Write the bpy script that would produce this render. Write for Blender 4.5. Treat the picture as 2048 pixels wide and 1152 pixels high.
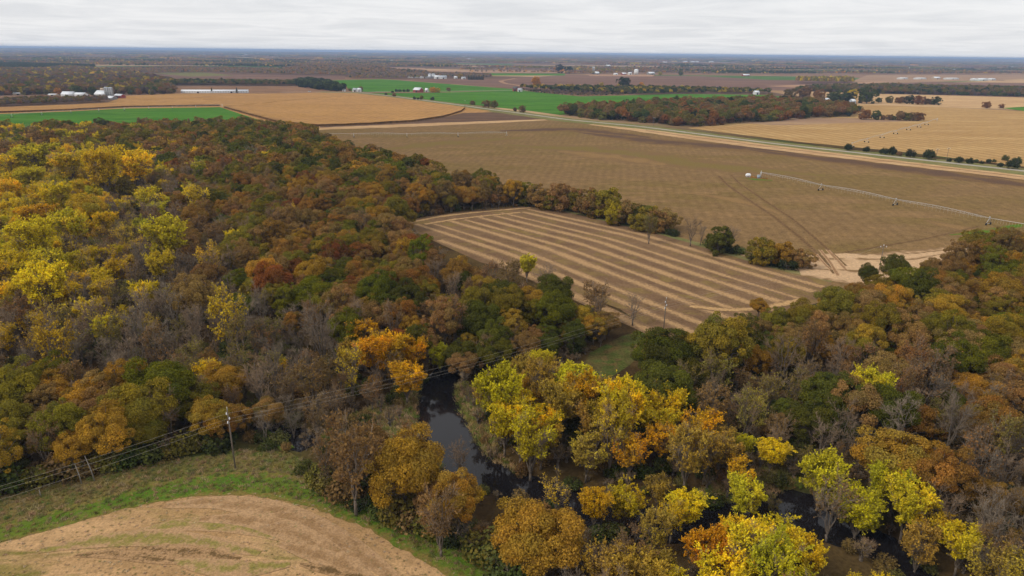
import bpy, math, random
import numpy as np
from mathutils import Matrix, Vector
from mathutils.geometry import delaunay_2d_cdt

SC = bpy.context.scene
for o in list(bpy.data.objects):
    bpy.data.objects.remove(o, do_unlink=True)
R = np.random.default_rng(11)
random.seed(11)

# ------------------------------------------------------------------ camera
CAM_H, PITCH, ROLL, FPX = 80.0, math.radians(19.04), math.radians(0.66), 1365.0
cp, sp = math.cos(PITCH), math.sin(PITCH)
FW = np.array((0.0, cp, -sp)); RT0 = np.array((1.0, 0, 0)); UP0 = np.array((0.0, sp, cp))
RT = math.cos(ROLL) * RT0 + math.sin(ROLL) * UP0
UP = -math.sin(ROLL) * RT0 + math.cos(ROLL) * UP0
cd = bpy.data.cameras.new('camera')
cd.sensor_width = 36.0; cd.lens = 36.0 * FPX / 2048.0
cd.clip_start = 1.0; cd.clip_end = 120000.0
cam = bpy.data.objects.new('camera', cd); SC.collection.objects.link(cam)
cam.matrix_world = Matrix(((RT[0], UP[0], -FW[0], 0), (RT[1], UP[1], -FW[1], 0), (RT[2], UP[2], -FW[2], CAM_H), (0, 0, 0, 1)))
SC.camera = cam

# ------------------------------------------------------------------ sky, sun, exposure
SUN_EL, SUN_AZ = math.radians(42), math.radians(-112)      # azimuth from +Y, clockwise seen from above
W = bpy.data.worlds.new('World'); SC.world = W; W.use_nodes = True
nt = W.node_tree; nt.nodes.clear()
def N(t, kind, **kw):
    n = t.nodes.new(kind)
    for k, v in kw.items():
        setattr(n, k, v)
    return n
def L(t, a, b): t.links.new(a, b)
wo = N(nt, 'ShaderNodeOutputWorld'); bg = N(nt, 'ShaderNodeBackground'); bg.inputs['Strength'].default_value = 0.1
sky = N(nt, 'ShaderNodeTexSky', sky_type='NISHITA', sun_disc=False)
sky.sun_elevation = SUN_EL; sky.sun_rotation = SUN_AZ
tc = N(nt, 'ShaderNodeTexCoord'); sx = N(nt, 'ShaderNodeSeparateXYZ'); L(nt, tc.outputs['Generated'], sx.inputs[0])
def wm(op, a, b, t=nt):
    m = N(t, 'ShaderNodeMath', operation=op)
    for i, v in enumerate((a, b)):
        if v is None: continue
        if isinstance(v, (int, float)): m.inputs[i].default_value = v
        else: L(t, v, m.inputs[i])
    return m.outputs[0]
den = wm('ADD', wm('MAXIMUM', sx.outputs[2], 0.0), 0.045)
cb = N(nt, 'ShaderNodeCombineXYZ')
L(nt, wm('DIVIDE', sx.outputs[0], den), cb.inputs[0]); L(nt, wm('DIVIDE', sx.outputs[1], den), cb.inputs[1])
n1 = N(nt, 'ShaderNodeTexNoise'); n1.inputs['Scale'].default_value = 0.55; n1.inputs['Detail'].default_value = 8; n1.inputs['Roughness'].default_value = 0.62; n1.inputs['Distortion'].default_value = 0.6
L(nt, cb.outputs[0], n1.inputs['Vector'])
rp = N(nt, 'ShaderNodeValToRGB'); L(nt, n1.outputs['Fac'], rp.inputs[0])
e = rp.color_ramp.elements
e[0].position = 0.36; e[0].color = (7.2, 7.3, 7.55, 1); e[1].position = 0.60; e[1].color = (8.5, 8.5, 8.6, 1)
mxs = N(nt, 'ShaderNodeMix', data_type='RGBA'); mxs.inputs[0].default_value = 0.94
L(nt, sky.outputs[0], mxs.inputs[6]); L(nt, rp.outputs[0], mxs.inputs[7])
L(nt, mxs.outputs[2], bg.inputs[0]); L(nt, bg.outputs[0], wo.inputs[0])
sd = bpy.data.lights.new('sun', 'SUN'); sd.energy = 1.5; sd.angle = math.radians(20); sd.color = (1.0, 0.93, 0.82)
sun = bpy.data.objects.new('sun', sd); SC.collection.objects.link(sun)
sdir = Vector((math.sin(SUN_AZ) * math.cos(SUN_EL), math.cos(SUN_AZ) * math.cos(SUN_EL), math.sin(SUN_EL)))
sun.rotation_euler = sdir.to_track_quat('Z', 'Y').to_euler(); sun.location = sdir * 300
vs = SC.view_settings
vs.view_transform = 'Standard'; vs.look = 'None'; vs.exposure = 0.10; vs.gamma = 1.0; vs.use_curve_mapping = False
SC.render.engine = 'CYCLES'
cy = SC.cycles
cy.max_bounces = 5; cy.diffuse_bounces = 3; cy.glossy_bounces = 3; cy.transmission_bounces = 3; cy.volume_bounces = 0; cy.transparent_max_bounces = 4
cy.use_denoising = True; cy.denoiser = 'OPENIMAGEDENOISE'; cy.denoising_input_passes = 'RGB_ALBEDO_NORMAL'; cy.denoising_prefilter = 'ACCURATE'

# ------------------------------------------------------------------ geometry of the place
def smooth(a, b, x):
    t = np.clip((x - a) / (b - a), 0, 1); return t * t * (3 - 2 * t)
def ray(px, py):
    d = np.outer(np.atleast_1d(np.asarray(px, float) - 1024.0), RT) + np.outer(np.atleast_1d(576.0 - np.asarray(py, float)), UP) + FPX * FW
    return d
def at0(px, py, z=0.0):
    d = ray(px, py); t = (z - CAM_H) / d[:, 2]
    return d[:, :2] * t[:, None]
def project(p):
    p = np.atleast_2d(p).astype(float); q = p - np.array((0, 0, CAM_H))
    dep = q @ FW
    return 1024 + FPX * (q @ RT) / dep, 576 - FPX * (q @ UP) / dep, dep
CREEK_PX = [(905, 735), (872, 775), (874, 815), (886, 850), (900, 890), (935, 930), (985, 957), (1050, 980), (1130, 1003), (1230, 1035), (1340, 1052), (1450, 1046), (1535, 1022), (1600, 1022), (1670, 1052), (1760, 1090), (1860, 1180)]
CREEK_HW = [2.3, 3.2, 4.3, 4.7, 5.0, 4.4, 3.8, 3.4, 3.4, 3.6, 3.2, 3.2, 4.4, 5.2, 4.2, 2.4, 2.2]
CR = at0([p[0] for p in CREEK_PX], [p[1] for p in CREEK_PX], -1.4)
def creek_dist(xy):
    best = np.full(len(xy), 1e9)
    for i in range(len(CR) - 1):
        a, b = CR[i], CR[i + 1]; ab = b - a
        t = np.clip(((xy - a) @ ab) / (ab @ ab), 0, 1)
        d = np.hypot(*(xy - a - t[:, None] * ab).T) - (CREEK_HW[i] * (1 - t) + CREEK_HW[i + 1] * t)
        best = np.minimum(best, d)
    return best
KN = at0([300], [1170])[0]
def height(xy):
    xy = np.atleast_2d(xy)
    near = (np.abs(xy[:, 0]) < 260) & (xy[:, 1] < 300) & (xy[:, 1] > 20)
    h = np.zeros(len(xy))
    if near.any():
        q = xy[near]
        d = np.hypot((q[:, 0] - KN[0]) / 1.25, q[:, 1] - KN[1])
        k = 3.2 * (1 - smooth(5, 62, d))
        c = creek_dist(q)
        h[near] = k - 2.9 * (1 - smooth(-1.5, 4.5, c))
    return h
def at(px, py, extra=0.0):
    px = np.atleast_1d(np.asarray(px, float)); py = np.atleast_1d(np.asarray(py, float))
    d = ray(px, py); z = np.zeros(len(px))
    for _ in range(8):
        t = (z + extra - CAM_H) / d[:, 2]; xy = d[:, :2] * t[:, None]; z = height(xy)
    return np.column_stack((xy, z))
def inside(poly, xy):
    x, y = xy[:, 0], xy[:, 1]; c = np.zeros(len(xy), bool); n = len(poly); j = n - 1
    for i in range(n):
        xi, yi = poly[i]; xj, yj = poly[j]
        m = ((yi > y) != (yj > y))
        if yi != yj:
            c ^= m & (x < (xj - xi) * (y - yi) / (yj - yi) + xi)
        j = i
    return c
def gpoly(pts, z=0.0): return at0([p[0] for p in pts], [p[1] for p in pts], z)

# ------------------------------------------------------------------ object helpers
COL = SC.collection
def link(o, parent=None):
    COL.objects.link(o)
    if parent is not None: o.parent = parent
    return o
def tag(o, label=None, cat=None, group=None, kind=None):
    if label: o['label'] = label
    if cat: o['category'] = cat
    if group: o['group'] = group
    if kind: o['kind'] = kind
    return o
def mesh_np(name, V, F, mats, mat_idx=None, attrs=None, smooth_shade=False):
    """F: list of arrays (n,3) / (n,4)"""
    me = bpy.data.meshes.new(name)
    V = np.asarray(V, np.float32)
    F = [np.asarray(f, np.int32) for f in F if len(f)]
    me.vertices.add(len(V)); me.vertices.foreach_set('co', V.ravel())
    loops = np.concatenate([f.ravel() for f in F]); tot = np.concatenate([np.full(len(f), f.shape[1], np.int32) for f in F])
    start = np.concatenate(([0], np.cumsum(tot)[:-1])).astype(np.int32)
    me.loops.add(len(loops)); me.loops.foreach_set('vertex_index', loops)
    me.polygons.add(len(tot)); me.polygons.foreach_set('loop_start', start); me.polygons.foreach_set('loop_total', tot)
    for m in mats: me.materials.append(m)
    if mat_idx is not None: me.polygons.foreach_set('material_index', np.asarray(mat_idx, np.int32))
    if smooth_shade: me.polygons.foreach_set('use_smooth', np.ones(len(tot), bool))
    if attrs:
        for k, (dom, typ, a) in attrs.items():
            at_ = me.attributes.new(k, typ, dom)
            at_.data.foreach_set('vector' if typ == 'FLOAT_VECTOR' else 'value', np.asarray(a).ravel())
    me.update(calc_edges=True)
    return me
def mobj(name, me, parent=None):
    o = bpy.data.objects.new(name, me); return link(o, parent)
def empty(name, loc, rz=0.0):
    o = bpy.data.objects.new(name, None); o.empty_display_size = 0.5
    o.location = loc; o.rotation_euler = (0, 0, rz); return link(o)
class MB:
    """collects boxes, tubes and faces into one mesh"""
    def __init__(s): s.v = []; s.q = []; s.t = []; s.n = 0
    def add(s, v, q=(), t=()):
        v = np.asarray(v, float)
        if len(q): s.q.append(np.asarray(q, int) + s.n)
        if len(t): s.t.append(np.asarray(t, int) + s.n)
        s.v.append(v); s.n += len(v)
    def box(s, c, size, rz=0.0):
        x, y, z = np.asarray(size) / 2.0
        v = np.array([(-x, -y, -z), (x, -y, -z), (x, y, -z), (-x, y, -z), (-x, -y, z), (x, -y, z), (x, y, z), (-x, y, z)])
        cr, sr = math.cos(rz), math.sin(rz)
        v = np.column_stack((v[:, 0] * cr - v[:, 1] * sr, v[:, 0] * sr + v[:, 1] * cr, v[:, 2])) + np.asarray(c)
        s.add(v, [(0, 3, 2, 1), (4, 5, 6, 7), (0, 1, 5, 4), (1, 2, 6, 5), (2, 3, 7, 6), (3, 0, 4, 7)])
    def tube(s, P, r, k=6, cap=True):
        P = np.asarray(P, float); n = len(P); r = np.broadcast_to(np.asarray(r, float), (n,))
        T = np.gradient(P, axis=0); T /= np.linalg.norm(T, axis=1)[:, None] + 1e-9
        ref = np.where(np.abs(T[:, 2:3]) > 0.9, np.array([[1.0, 0, 0]]), np.array([[0, 0, 1.0]]))
        A = np.cross(T, ref); A /= np.linalg.norm(A, axis=1)[:, None] + 1e-9
        B = np.cross(T, A)
        th = np.arange(k) * 2 * math.pi / k
        v = P[:, None, :] + r[:, None, None] * (np.cos(th)[None, :, None] * A[:, None, :] + np.sin(th)[None, :, None] * B[:, None, :])
        i, j = np.meshgrid(np.arange(n - 1), np.arange(k), indexing='ij'); i = i.ravel(); j = j.ravel(); j2 = (j + 1) % k
        q = np.column_stack((i * k + j, i * k + j2, (i + 1) * k + j2, (i + 1) * k + j))
        v = v.reshape(-1, 3); t = []
        if cap:
            v = np.vstack((v, P[0], P[-1])); a, b = n * k, n * k + 1
            t = [(a, (j + 1) % k, j) for j in range(k)] + [(b, (n - 1) * k + j, (n - 1) * k + (j + 1) % k) for j in range(k)]
        s.add(v, q, t)
    def build(s, name, mat, parent=None, smooth_shade=False, only_mesh=False):
        V = np.vstack(s.v); F = []
        if s.q: F.append(np.vstack(s.q))
        if s.t: F.append(np.vstack(s.t))
        me = mesh_np(name, V, F, [mat], smooth_shade=smooth_shade)
        return me if only_mesh else mobj(name, me, parent)

# ------------------------------------------------------------------ materials
def lin(c): c = c / 255.0; return c / 12.92 if c <= 0.04045 else ((c + 0.055) / 1.055) ** 2.4
def C(r, g, b, k=1 / 1.2): return (lin(r) * k, lin(g) * k, lin(b) * k, 1.0)
def newmat(name):
    m = bpy.data.materials.new(name); m.use_nodes = True; t = m.node_tree; t.nodes.clear()
    out = N(t, 'ShaderNodeOutputMaterial'); return m, t, out
def noise(t, vec, scale, detail=3, rough=0.55, dist=0.0):
    n = N(t, 'ShaderNodeTexNoise'); n.inputs['Scale'].default_value = scale; n.inputs['Detail'].default_value = detail
    n.inputs['Roughness'].default_value = rough; n.inputs['Distortion'].default_value = dist
    L(t, vec, n.inputs['Vector']); return n.outputs['Fac']
def mapping(t, vec, scale=(1, 1, 1), rz=0.0, loc=(0, 0, 0)):
    m = N(t, 'ShaderNodeMapping'); m.inputs['Scale'].default_value = scale; m.inputs['Rotation'].default_value = (0, 0, rz); m.inputs['Location'].default_value = loc
    L(t, vec, m.inputs['Vector']); return m.outputs[0]
def rng(t, f, a, b, c=0.0, d=1.0):
    n = N(t, 'ShaderNodeMapRange'); n.inputs[1].default_value = a; n.inputs[2].default_value = b; n.inputs[3].default_value = c; n.inputs[4].default_value = d
    n.interpolation_type = 'SMOOTHSTEP'; L(t, f, n.inputs[0]); return n.outputs[0]
def mix(t, f, a, b):
    n = N(t, 'ShaderNodeMix', data_type='RGBA')
    for i, v in ((0, f), (6, a), (7, b)):
        if isinstance(v, (int, float)): n.inputs[i].default_value = v
        elif isinstance(v, tuple): n.inputs[i].default_value = v
        else: L(t, v, n.inputs[i])
    return n.outputs[2]
def mul(t, col, f):
    n = N(t, 'ShaderNodeVectorMath', operation='SCALE'); L(t, col, n.inputs[0])
    if isinstance(f, (int, float)): n.inputs[3].default_value = f
    else: L(t, f, n.inputs[3])
    return n.outputs[0]
def matte(t, out, col, rough=0.95, bump=None, bstr=0.3, bdist=0.3):
    b = N(t, 'ShaderNodeBsdfDiffuse'); b.inputs['Roughness'].default_value = 0.6
    if isinstance(col, tuple): b.inputs[0].default_value = col
    else: L(t, col, b.inputs[0])
    if bump is not None:
        n = N(t, 'ShaderNodeBump'); n.inputs['Strength'].default_value = bstr; n.inputs['Distance'].default_value = bdist
        L(t, bump, n.inputs['Height']); L(t, n.outputs[0], b.inputs['Normal'])
    L(t, b.outputs[0], out.inputs[0])
def field_mat(name, c1, c2, c3=None, big=0.012, stretch=(1, 1), rz=0.0, rows=0.0, row_w=6.0, fine=1.1, fine_amt=0.35, bump=0.4, thr=(0.42, 0.6), row_c=None):
    m, t, out = newmat(name)
    g = N(t, 'ShaderNodeNewGeometry').outputs['Position']
    v = mapping(t, g, (stretch[0], stretch[1], 1), rz)
    a = noise(t, v, big, 5, 0.6, 0.4); b = noise(t, mapping(t, g, (stretch[0] * 1.0, stretch[1], 1), rz, (311, 97, 0)), big * 2.7, 5, 0.6, 0.6)
    col = mix(t, rng(t, a, *thr), c1, c2)
    if c3: col = mix(t, rng(t, b, 0.48, 0.66), col, c3)
    if rows:
        w = N(t, 'ShaderNodeTexWave'); w.wave_type = 'BANDS'; w.bands_direction = 'X'; w.inputs['Scale'].default_value = 0.3142 / row_w
        w.inputs['Distortion'].default_value = 2.5; w.inputs['Detail'].default_value = 3; w.inputs['Detail Scale'].default_value = 0.4; w.inputs['Detail Roughness'].default_value = 0.6
        L(t, mapping(t, g, (1, 1, 1), rz), w.inputs['Vector'])
        col = mix(t, wm('MULTIPLY', w.outputs['Fac'], rows, t), col, row_c or c3 or c2)
    f1 = noise(t, g, fine, 3, 0.7); f2 = noise(t, g, fine * 0.17, 4, 0.65)
    k = wm('ADD', wm('MULTIPLY', rng(t, f1, 0.25, 0.75, -1, 1), fine_amt, t), wm('MULTIPLY', rng(t, f2, 0.3, 0.7, -1, 1), fine_amt * 0.55, t), t)
    col = mul(t, col, wm('ADD', k, 1.0, t))
    matte(t, out, col, bump=f1, bstr=bump, bdist=0.25)
    return m
def plain(name, col, rough=0.6, metal=0.0, var=0.12, scale=1.5):
    m, t, out = newmat(name); p = N(t, 'ShaderNodeBsdfPrincipled'); p.inputs['Roughness'].default_value = rough; p.inputs['Metallic'].default_value = metal
    tcn = N(t, 'ShaderNodeTexCoord'); f = noise(t, tcn.outputs['Object'], scale, 4, 0.6)
    rgb = N(t, 'ShaderNodeRGB'); rgb.outputs[0].default_value = col
    L(t, mul(t, rgb.outputs[0], rng(t, f, 0.25, 0.75, 1 - var, 1 + var)), p.inputs['Base Color']); L(t, p.outputs[0], out.inputs[0]); return m

def leaf_mat(name, translucent=0.34, attr='tint', spread=0.35):
    m, t, out = newmat(name)
    A = N(t, 'ShaderNodeAttribute', attribute_name=attr); A.attribute_type = 'INSTANCER'
    B = N(t, 'ShaderNodeAttribute', attribute_name=attr + '2'); B.attribute_type = 'INSTANCER'
    V = N(t, 'ShaderNodeAttribute', attribute_name='lv'); s = N(t, 'ShaderNodeSeparateXYZ'); L(t, V.outputs['Vector'], s.inputs[0])
    col = mix(t, s.outputs[0], A.outputs['Color'], B.outputs['Color'])
    col = mul(t, col, rng(t, s.outputs[1], 0, 1, 1 - spread, 1 + spread))
    d = N(t, 'ShaderNodeBsdfDiffuse'); L(t, col, d.inputs[0])
    tr = N(t, 'ShaderNodeBsdfTranslucent'); L(t, col, tr.inputs[0])
    mx = N(t, 'ShaderNodeMixShader'); mx.inputs[0].default_value = translucent
    L(t, d.outputs[0], mx.inputs[1]); L(t, tr.outputs[0], mx.inputs[2]); L(t, mx.outputs[0], out.inputs[0]); return m
M = {}
M['leaf'] = leaf_mat('leaves')
M['twig'] = leaf_mat('twigs', 0.0, 'twig', 0.3)
M['bark'] = plain('bark', (0.16, 0.125, 0.095, 1), 0.95, 0, 0.4, 2.0)

# ================================================================== GROUND AND FIELDS
def graded(lo, hi, d0, d1, step, growth=1.28):
    a = list(np.arange(d0, d1 + step, step)); s = step; x = d0
    left = []
    while x > lo: s *= growth; x -= s; left.append(max(x, lo))
    s = step; x = a[-1]; right = []
    while x < hi: s *= growth; x += s; right.append(min(x, hi))
    return np.array(left[::-1] + a + right)
xs = graded(-42000, 42000, -190, 190, 3.0); ys = graded(-6000, 46000, 55, 300, 3.0)
X, Y = np.meshgrid(xs, ys, indexing='ij'); XY = np.column_stack((X.ravel(), Y.ravel()))
Z = height(XY)
ii, jj = np.meshgrid(np.arange(len(xs) - 1), np.arange(len(ys) - 1), indexing='ij'); ii = ii.ravel(); jj = jj.ravel(); ny = len(ys)
Q = np.column_stack((ii * ny + jj, (ii + 1) * ny + jj, (ii + 1) * ny + jj + 1, ii * ny + jj + 1))
def ground_material():
    m, t, out = newmat('ground_soil_and_litter')
    g = N(t, 'ShaderNodeNewGeometry').outputs['Position']
    a = noise(t, g, 0.05, 5, 0.65); f = noise(t, g, 1.3, 4, 0.7)
    near = mix(t, rng(t, a, 0.4, 0.62), C(74, 58, 38), C(96, 78, 48))
    near = mix(t, rng(t, noise(t, g, 0.021, 3), 0.52, 0.66), near, C(78, 84, 42))
    near = mul(t, near, rng(t, f, 0.2, 0.8, 0.6, 1.4))
    vo = N(t, 'ShaderNodeTexVoronoi'); vo.inputs['Scale'].default_value = 1.0; L(t, mapping(t, g, (1 / 900, 1 / 420, 1), 0.25), vo.inputs['Vector'])
    s = N(t, 'ShaderNodeSeparateColor'); L(t, vo.outputs['Color'], s.inputs[0])
    rmp = N(t, 'ShaderNodeValToRGB'); rmp.color_ramp.interpolation = 'CONSTANT'
    cs = [C(150, 118, 92), C(176, 142, 104), C(120, 95, 76), C(92, 118, 60), C(196, 162, 122), C(134, 106, 84)]
    el = rmp.color_ramp.elements; el[0].color = cs[0]; el[1].position = 0.18; el[1].color = cs[1]
    for i, c in enumerate(cs[2:]):
        x = el.new(0.36 + i * 0.17); x.color = c
    L(t, s.outputs[0], rmp.inputs[0])
    far = mul(t, rmp.outputs[0], rng(t, noise(t, g, 0.01, 4), 0.3, 0.7, 0.85, 1.15))
    ln = N(t, 'ShaderNodeVectorMath', operation='LENGTH'); L(t, g, ln.inputs[0])
    col = mix(t, rng(t, ln.outputs['Value'], 700, 1050), near, far)
    matte(t, out, col, bump=f, bstr=0.5, bdist=0.3); return m
M['ground'] = ground_material()
tag(mobj('ground', mesh_np('ground', np.column_stack((XY, Z)), [Q], [M['ground']], smooth_shade=True)), kind='structure')

def drape(name, pts, mat, lift, res=None, px=True, kind='structure', parent=None, attrs=None):
    P = gpoly(pts) if px is True else np.asarray(pts, float)
    if px == 'h': P = at([p[0] for p in pts], [p[1] for p in pts])[:, :2]
    if res:
        B = []
        for i in range(len(P)):
            a, b = P[i], P[(i + 1) % len(P)]; n = max(1, int(np.hypot(*(b - a)) / res))
            for k in range(n): B.append(a + (b - a) * k / n)
        B = np.array(B); lo, hi = P.min(0), P.max(0)
        gx, gy = np.meshgrid(np.arange(lo[0], hi[0], res), np.arange(lo[1], hi[1], res)); I = np.column_stack((gx.ravel(), gy.ravel()))
        I = I[inside(P, I)]
        allp = np.vstack((B, I))
    else:
        B = P; allp = P
    nb = len(B)
    v, _, f, *_ = delaunay_2d_cdt([Vector(p) for p in allp], [], [list(range(nb))], 1, 1e-4)
    v = np.array([(q.x, q.y) for q in v]); z = height(v) + lift
    tri = []
    for q in f:
        a = v[q[1]] - v[q[0]]; b = v[q[2]] - v[q[0]]
        tri.append(list(q) if a[0] * b[1] - a[1] * b[0] > 0 else list(q)[::-1])
    o = mobj(name, mesh_np(name, np.column_stack((v, z)), [np.array(tri)], [mat]), parent)
    if parent is None: tag(o, kind=kind)
    return o
def ribbon(name, P, width, mat, lift, parent=None, step=4.0, kind='structure', jag=0.0, seed=0):
    """a strip of ground along world polyline P (n,2), with an 'edge' attribute: 0 at the middle, 1 at the rim"""
    P = np.asarray(P, float); seg = np.hypot(*np.diff(P, axis=0).T); s = np.concatenate(([0], np.cumsum(seg)))
    n = max(3, int(s[-1] / step)); u = np.linspace(0, s[-1], n)
    Q_ = np.column_stack((np.interp(u, s, P[:, 0]), np.interp(u, s, P[:, 1])))
    for _ in range(3 if len(P) > 2 else 0): Q_[1:-1] = (Q_[:-2] + Q_[1:-1] * 2 + Q_[2:]) / 4
    T = np.gradient(Q_, axis=0); T /= np.linalg.norm(T, axis=1)[:, None]; Nn = np.column_stack((-T[:, 1], T[:, 0]))
    wd = np.interp(u / s[-1], np.linspace(0, 1, len(np.atleast_1d(width))), np.atleast_1d(width)) if np.ndim(width) else np.full(n, width)
    r = np.random.default_rng(seed + 5); rows = []; E = []
    for k in (-1, -0.5, 0, 0.5, 1):
        off = wd / 2 * k + (r.normal(0, jag, n) if abs(k) == 1 and jag else 0)
        p = Q_ + Nn * off[:, None]; rows.append(np.column_stack((p, height(p) + lift))); E.append(np.full(n, abs(k)))
    V = np.vstack(rows); i = np.arange(n - 1)
    F = np.vstack([np.column_stack((k * n + i, k * n + i + 1, (k + 1) * n + i + 1, (k + 1) * n + i))[:, ::-1] for k in range(4)])
    o = mobj(name, mesh_np(name, V, [F], [mat], attrs={'edge': ('POINT', 'FLOAT', np.concatenate(E))}), parent)
    if parent is None: tag(o, kind=kind)
    return o

M['pivot_soil'] = field_mat('pivot_field_soil', C(140, 112, 76), C(132, 109, 66), C(148, 118, 80), 0.011, (0.55, 1.5), 0.15, rows=0.28, row_w=5.5, fine=1.1, fine_amt=0.3, thr=(0.40, 0.62), row_c=C(118, 93, 62))
M['plough'] = field_mat('purple_brown_soil', C(112, 87, 70), C(122, 95, 74), C(104, 82, 66), 0.02, (0.4, 2.0), -0.3, fine=0.9, fine_amt=0.14)
M['stripe_soil'] = field_mat('striped_field_soil', C(126, 99, 74), C(136, 108, 80), C(140, 116, 72), 0.03, (1, 1), 0, fine=1.3, fine_amt=0.22)
M['sand'] = field_mat('sandy_soil', C(206, 172, 134), C(190, 152, 112), C(222, 190, 152), 0.035, (1, 1), 0.3, fine=0.8, fine_amt=0.14)
M['tan_strip'] = field_mat('tan_stubble_strip', C(208, 172, 128), C(196, 158, 114), C(184, 146, 104), 0.02, (0.4, 3), -0.32, fine=0.9, fine_amt=0.14)
M['corn'] = field_mat('standing_corn', C(196, 150, 94), C(188, 143, 86), C(176, 134, 88), 0.012, (0.4, 1.6), 0.1, rows=0.35, row_w=9, fine=0.7, fine_amt=0.2, row_c=C(170, 126, 76))
M['stubble_brown'] = field_mat('brown_stubble', C(160, 122, 90), C(146, 112, 84), C(132, 102, 80), 0.014, (0.5, 2), 0.1, fine=0.6, fine_amt=0.16)
M['green'] = field_mat('green_crop', C(84, 132, 42), C(74, 120, 40), C(100, 136, 54), 0.012, (0.35, 1.8), 0.05, fine=0.5, fine_amt=0.14)
M['wheat'] = field_mat('golden_stubble', C(192, 156, 104), C(182, 146, 96), C(204, 170, 116), 0.012, (0.35, 1.6), -0.25, rows=0.55, row_w=14, fine=0.8, fine_amt=0.2, row_c=C(162, 124, 76))
M['pale_wheat'] = field_mat('pale_stubble', C(212, 176, 128), C(202, 166, 120), C(190, 152, 110), 0.01, (0.3, 2), 0.0, rows=0.35, row_w=22, fine=0.4, fine_amt=0.12, row_c=C(186, 146, 104))
M['plum'] = field_mat('plum_brown_soil', C(134, 104, 88), C(122, 95, 82), C(146, 114, 92), 0.006, (0.3, 2.2), 0.05, fine=0.3, fine_amt=0.12)
M['pinkish'] = field_mat('pinkish_stubble', C(188, 150, 118), C(176, 138, 108), C(160, 126, 100), 0.006, (0.3, 2.2), 0.02, fine=0.3, fine_amt=0.1)
M['grey_tan'] = field_mat('grey_tan_stubble', C(178, 146, 112), C(164, 132, 104), C(150, 120, 98), 0.012, (0.3, 2), 0.05, fine=0.5, fine_amt=0.12)
M['verge'] = field_mat('verge_grass', C(122, 122, 72), C(132, 126, 80), C(146, 132, 86), 0.03, (1, 1), 0, fine=0.8, fine_amt=0.22)
M['gravel'] = field_mat('gravel_road', C(176, 166, 152), C(188, 178, 164), None, 0.05, fine=0.8, fine_amt=0.1)

# far to near, each a little above the last
drape('stubble_field', [(-300, 214), (0, 215), (60, 214), (215, 205), (250, 192), (350, 186), (520, 187), (640, 183), (735, 187), (870, 203), (1010, 224), (1100, 238), (640, 256), (512, 240), (440, 214), (0, 229), (-300, 240)], M['corn'], 0.02)
drape('brown_stubble_field', [(250, 190), (350, 178), (350, 173), (590, 173), (690, 182), (620, 186), (520, 187), (350, 187)], M['stubble_brown'], 0.05)
drape('green_crop_field', [(-400, 236), (0, 228), (140, 223), (250, 217), (440, 214.5), (515, 239), (420, 262), (0, 266), (-500, 280)], M['green'], 0.06)
drape('brown_stubble_field', [(925, 226), (1000, 224), (1100, 238), (640, 256), (640, 250), (830, 243), (890, 234)], M['plough'], 0.05)
drape('green_crop_field', [(650, 161), (760, 158.5), (790, 160), (1000, 176), (1060, 181), (850, 184), (735, 184), (700, 182), (690, 170)], M['green'], 0.06)
drape('green_crop_field', [(735, 186), (850, 186), (1040, 181), (1160, 193), (1360, 188), (1540, 190), (1600, 199), (1600, 215), (1320, 216), (1120, 230), (1060, 222), (985, 214), (870, 202)], M['green'], 0.07)
drape('plum_field', [(785, 158), (1000, 158), (1130, 150), (1400, 152), (1540, 160), (2060, 166), (2060, 180), (1590, 181), (1540, 181), (1100, 178), (1060, 181), (1000, 176)], M['plum'], 0.05)
drape('tan_field', [(1170, 148), (1310, 150), (1305, 153), (1180, 152)], M['pinkish'], 0.12)
drape('tan_field', [(1530, 172), (1700, 166), (1800, 160), (1720, 170), (1600, 176)], M['pinkish'], 0.12)
drape('tan_field', [(1735, 150), (2060, 150), (2060, 158), (1900, 163), (1705, 168), (1710, 160)], M['grey_tan'], 0.10)
drape('tan_field', [(850, 140.5), (1170, 142.5), (1170, 146), (870, 145)], M['pinkish'], 0.15)
drape('tan_field', [(745, 134), (850, 136), (850, 139.5), (800, 139)], M['pinkish'], 0.15)
drape('green_crop_field', [(945, 146.5), (1130, 147.5), (1130, 151), (960, 151)], M['green'], 0.17)
drape('plum_field', [(200, 147), (370, 145), (500, 149), (690, 152), (690, 159), (520, 162), (340, 160), (260, 152)], M['plum'], 0.10)
drape('green_crop_field', [(330, 158), (500, 158.5), (640, 161), (640, 165), (400, 163)], M['green'], 0.14)
drape('green_crop_field', [(300, 146), (400, 144.5), (470, 151), (380, 153)], M['verge'], 0.14)
drape('tan_field', [(-200, 138), (75, 138.5), (70, 141), (-200, 142)], M['pale_wheat'], 0.15)
drape('pale_stubble_field', [(1600, 182), (1740, 187), (2048, 195), (2300, 200), (2300, 226), (2048, 219), (1880, 213), (1770, 208), (1690, 198)], M['pale_wheat'], 0.05)
drape('green_crop_field', [(2003, 216), (2060, 213), (2200, 213), (2200, 226), (2048, 222)], M['green'], 0.09)
drape('golden_stubble_field', [(1375, 256), (1545, 238), (1640, 238), (1690, 208), (1880, 214), (2048, 222), (2400, 235), (2400, 385), (2048, 333), (1800, 303), (1600, 284)], M['wheat'], 0.03)
drape('grey_stubble_patch', [(1480, 246), (1560, 238.5), (1690, 236), (1850, 242), (1700, 246), (1560, 251)], M['grey_tan'], 0.06)
drape('pivot_field', [(560, 262), (640, 257), (850, 250), (1095, 239), (1280, 258), (1540, 290), (2048, 352), (2500, 410), (2500, 600), (2048, 530), (1700, 600), (1640, 565), (1500, 528), (1290, 460), (1100, 412), (1000, 430), (860, 400), (700, 330)], M['pivot_soil'], 0.02)
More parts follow.
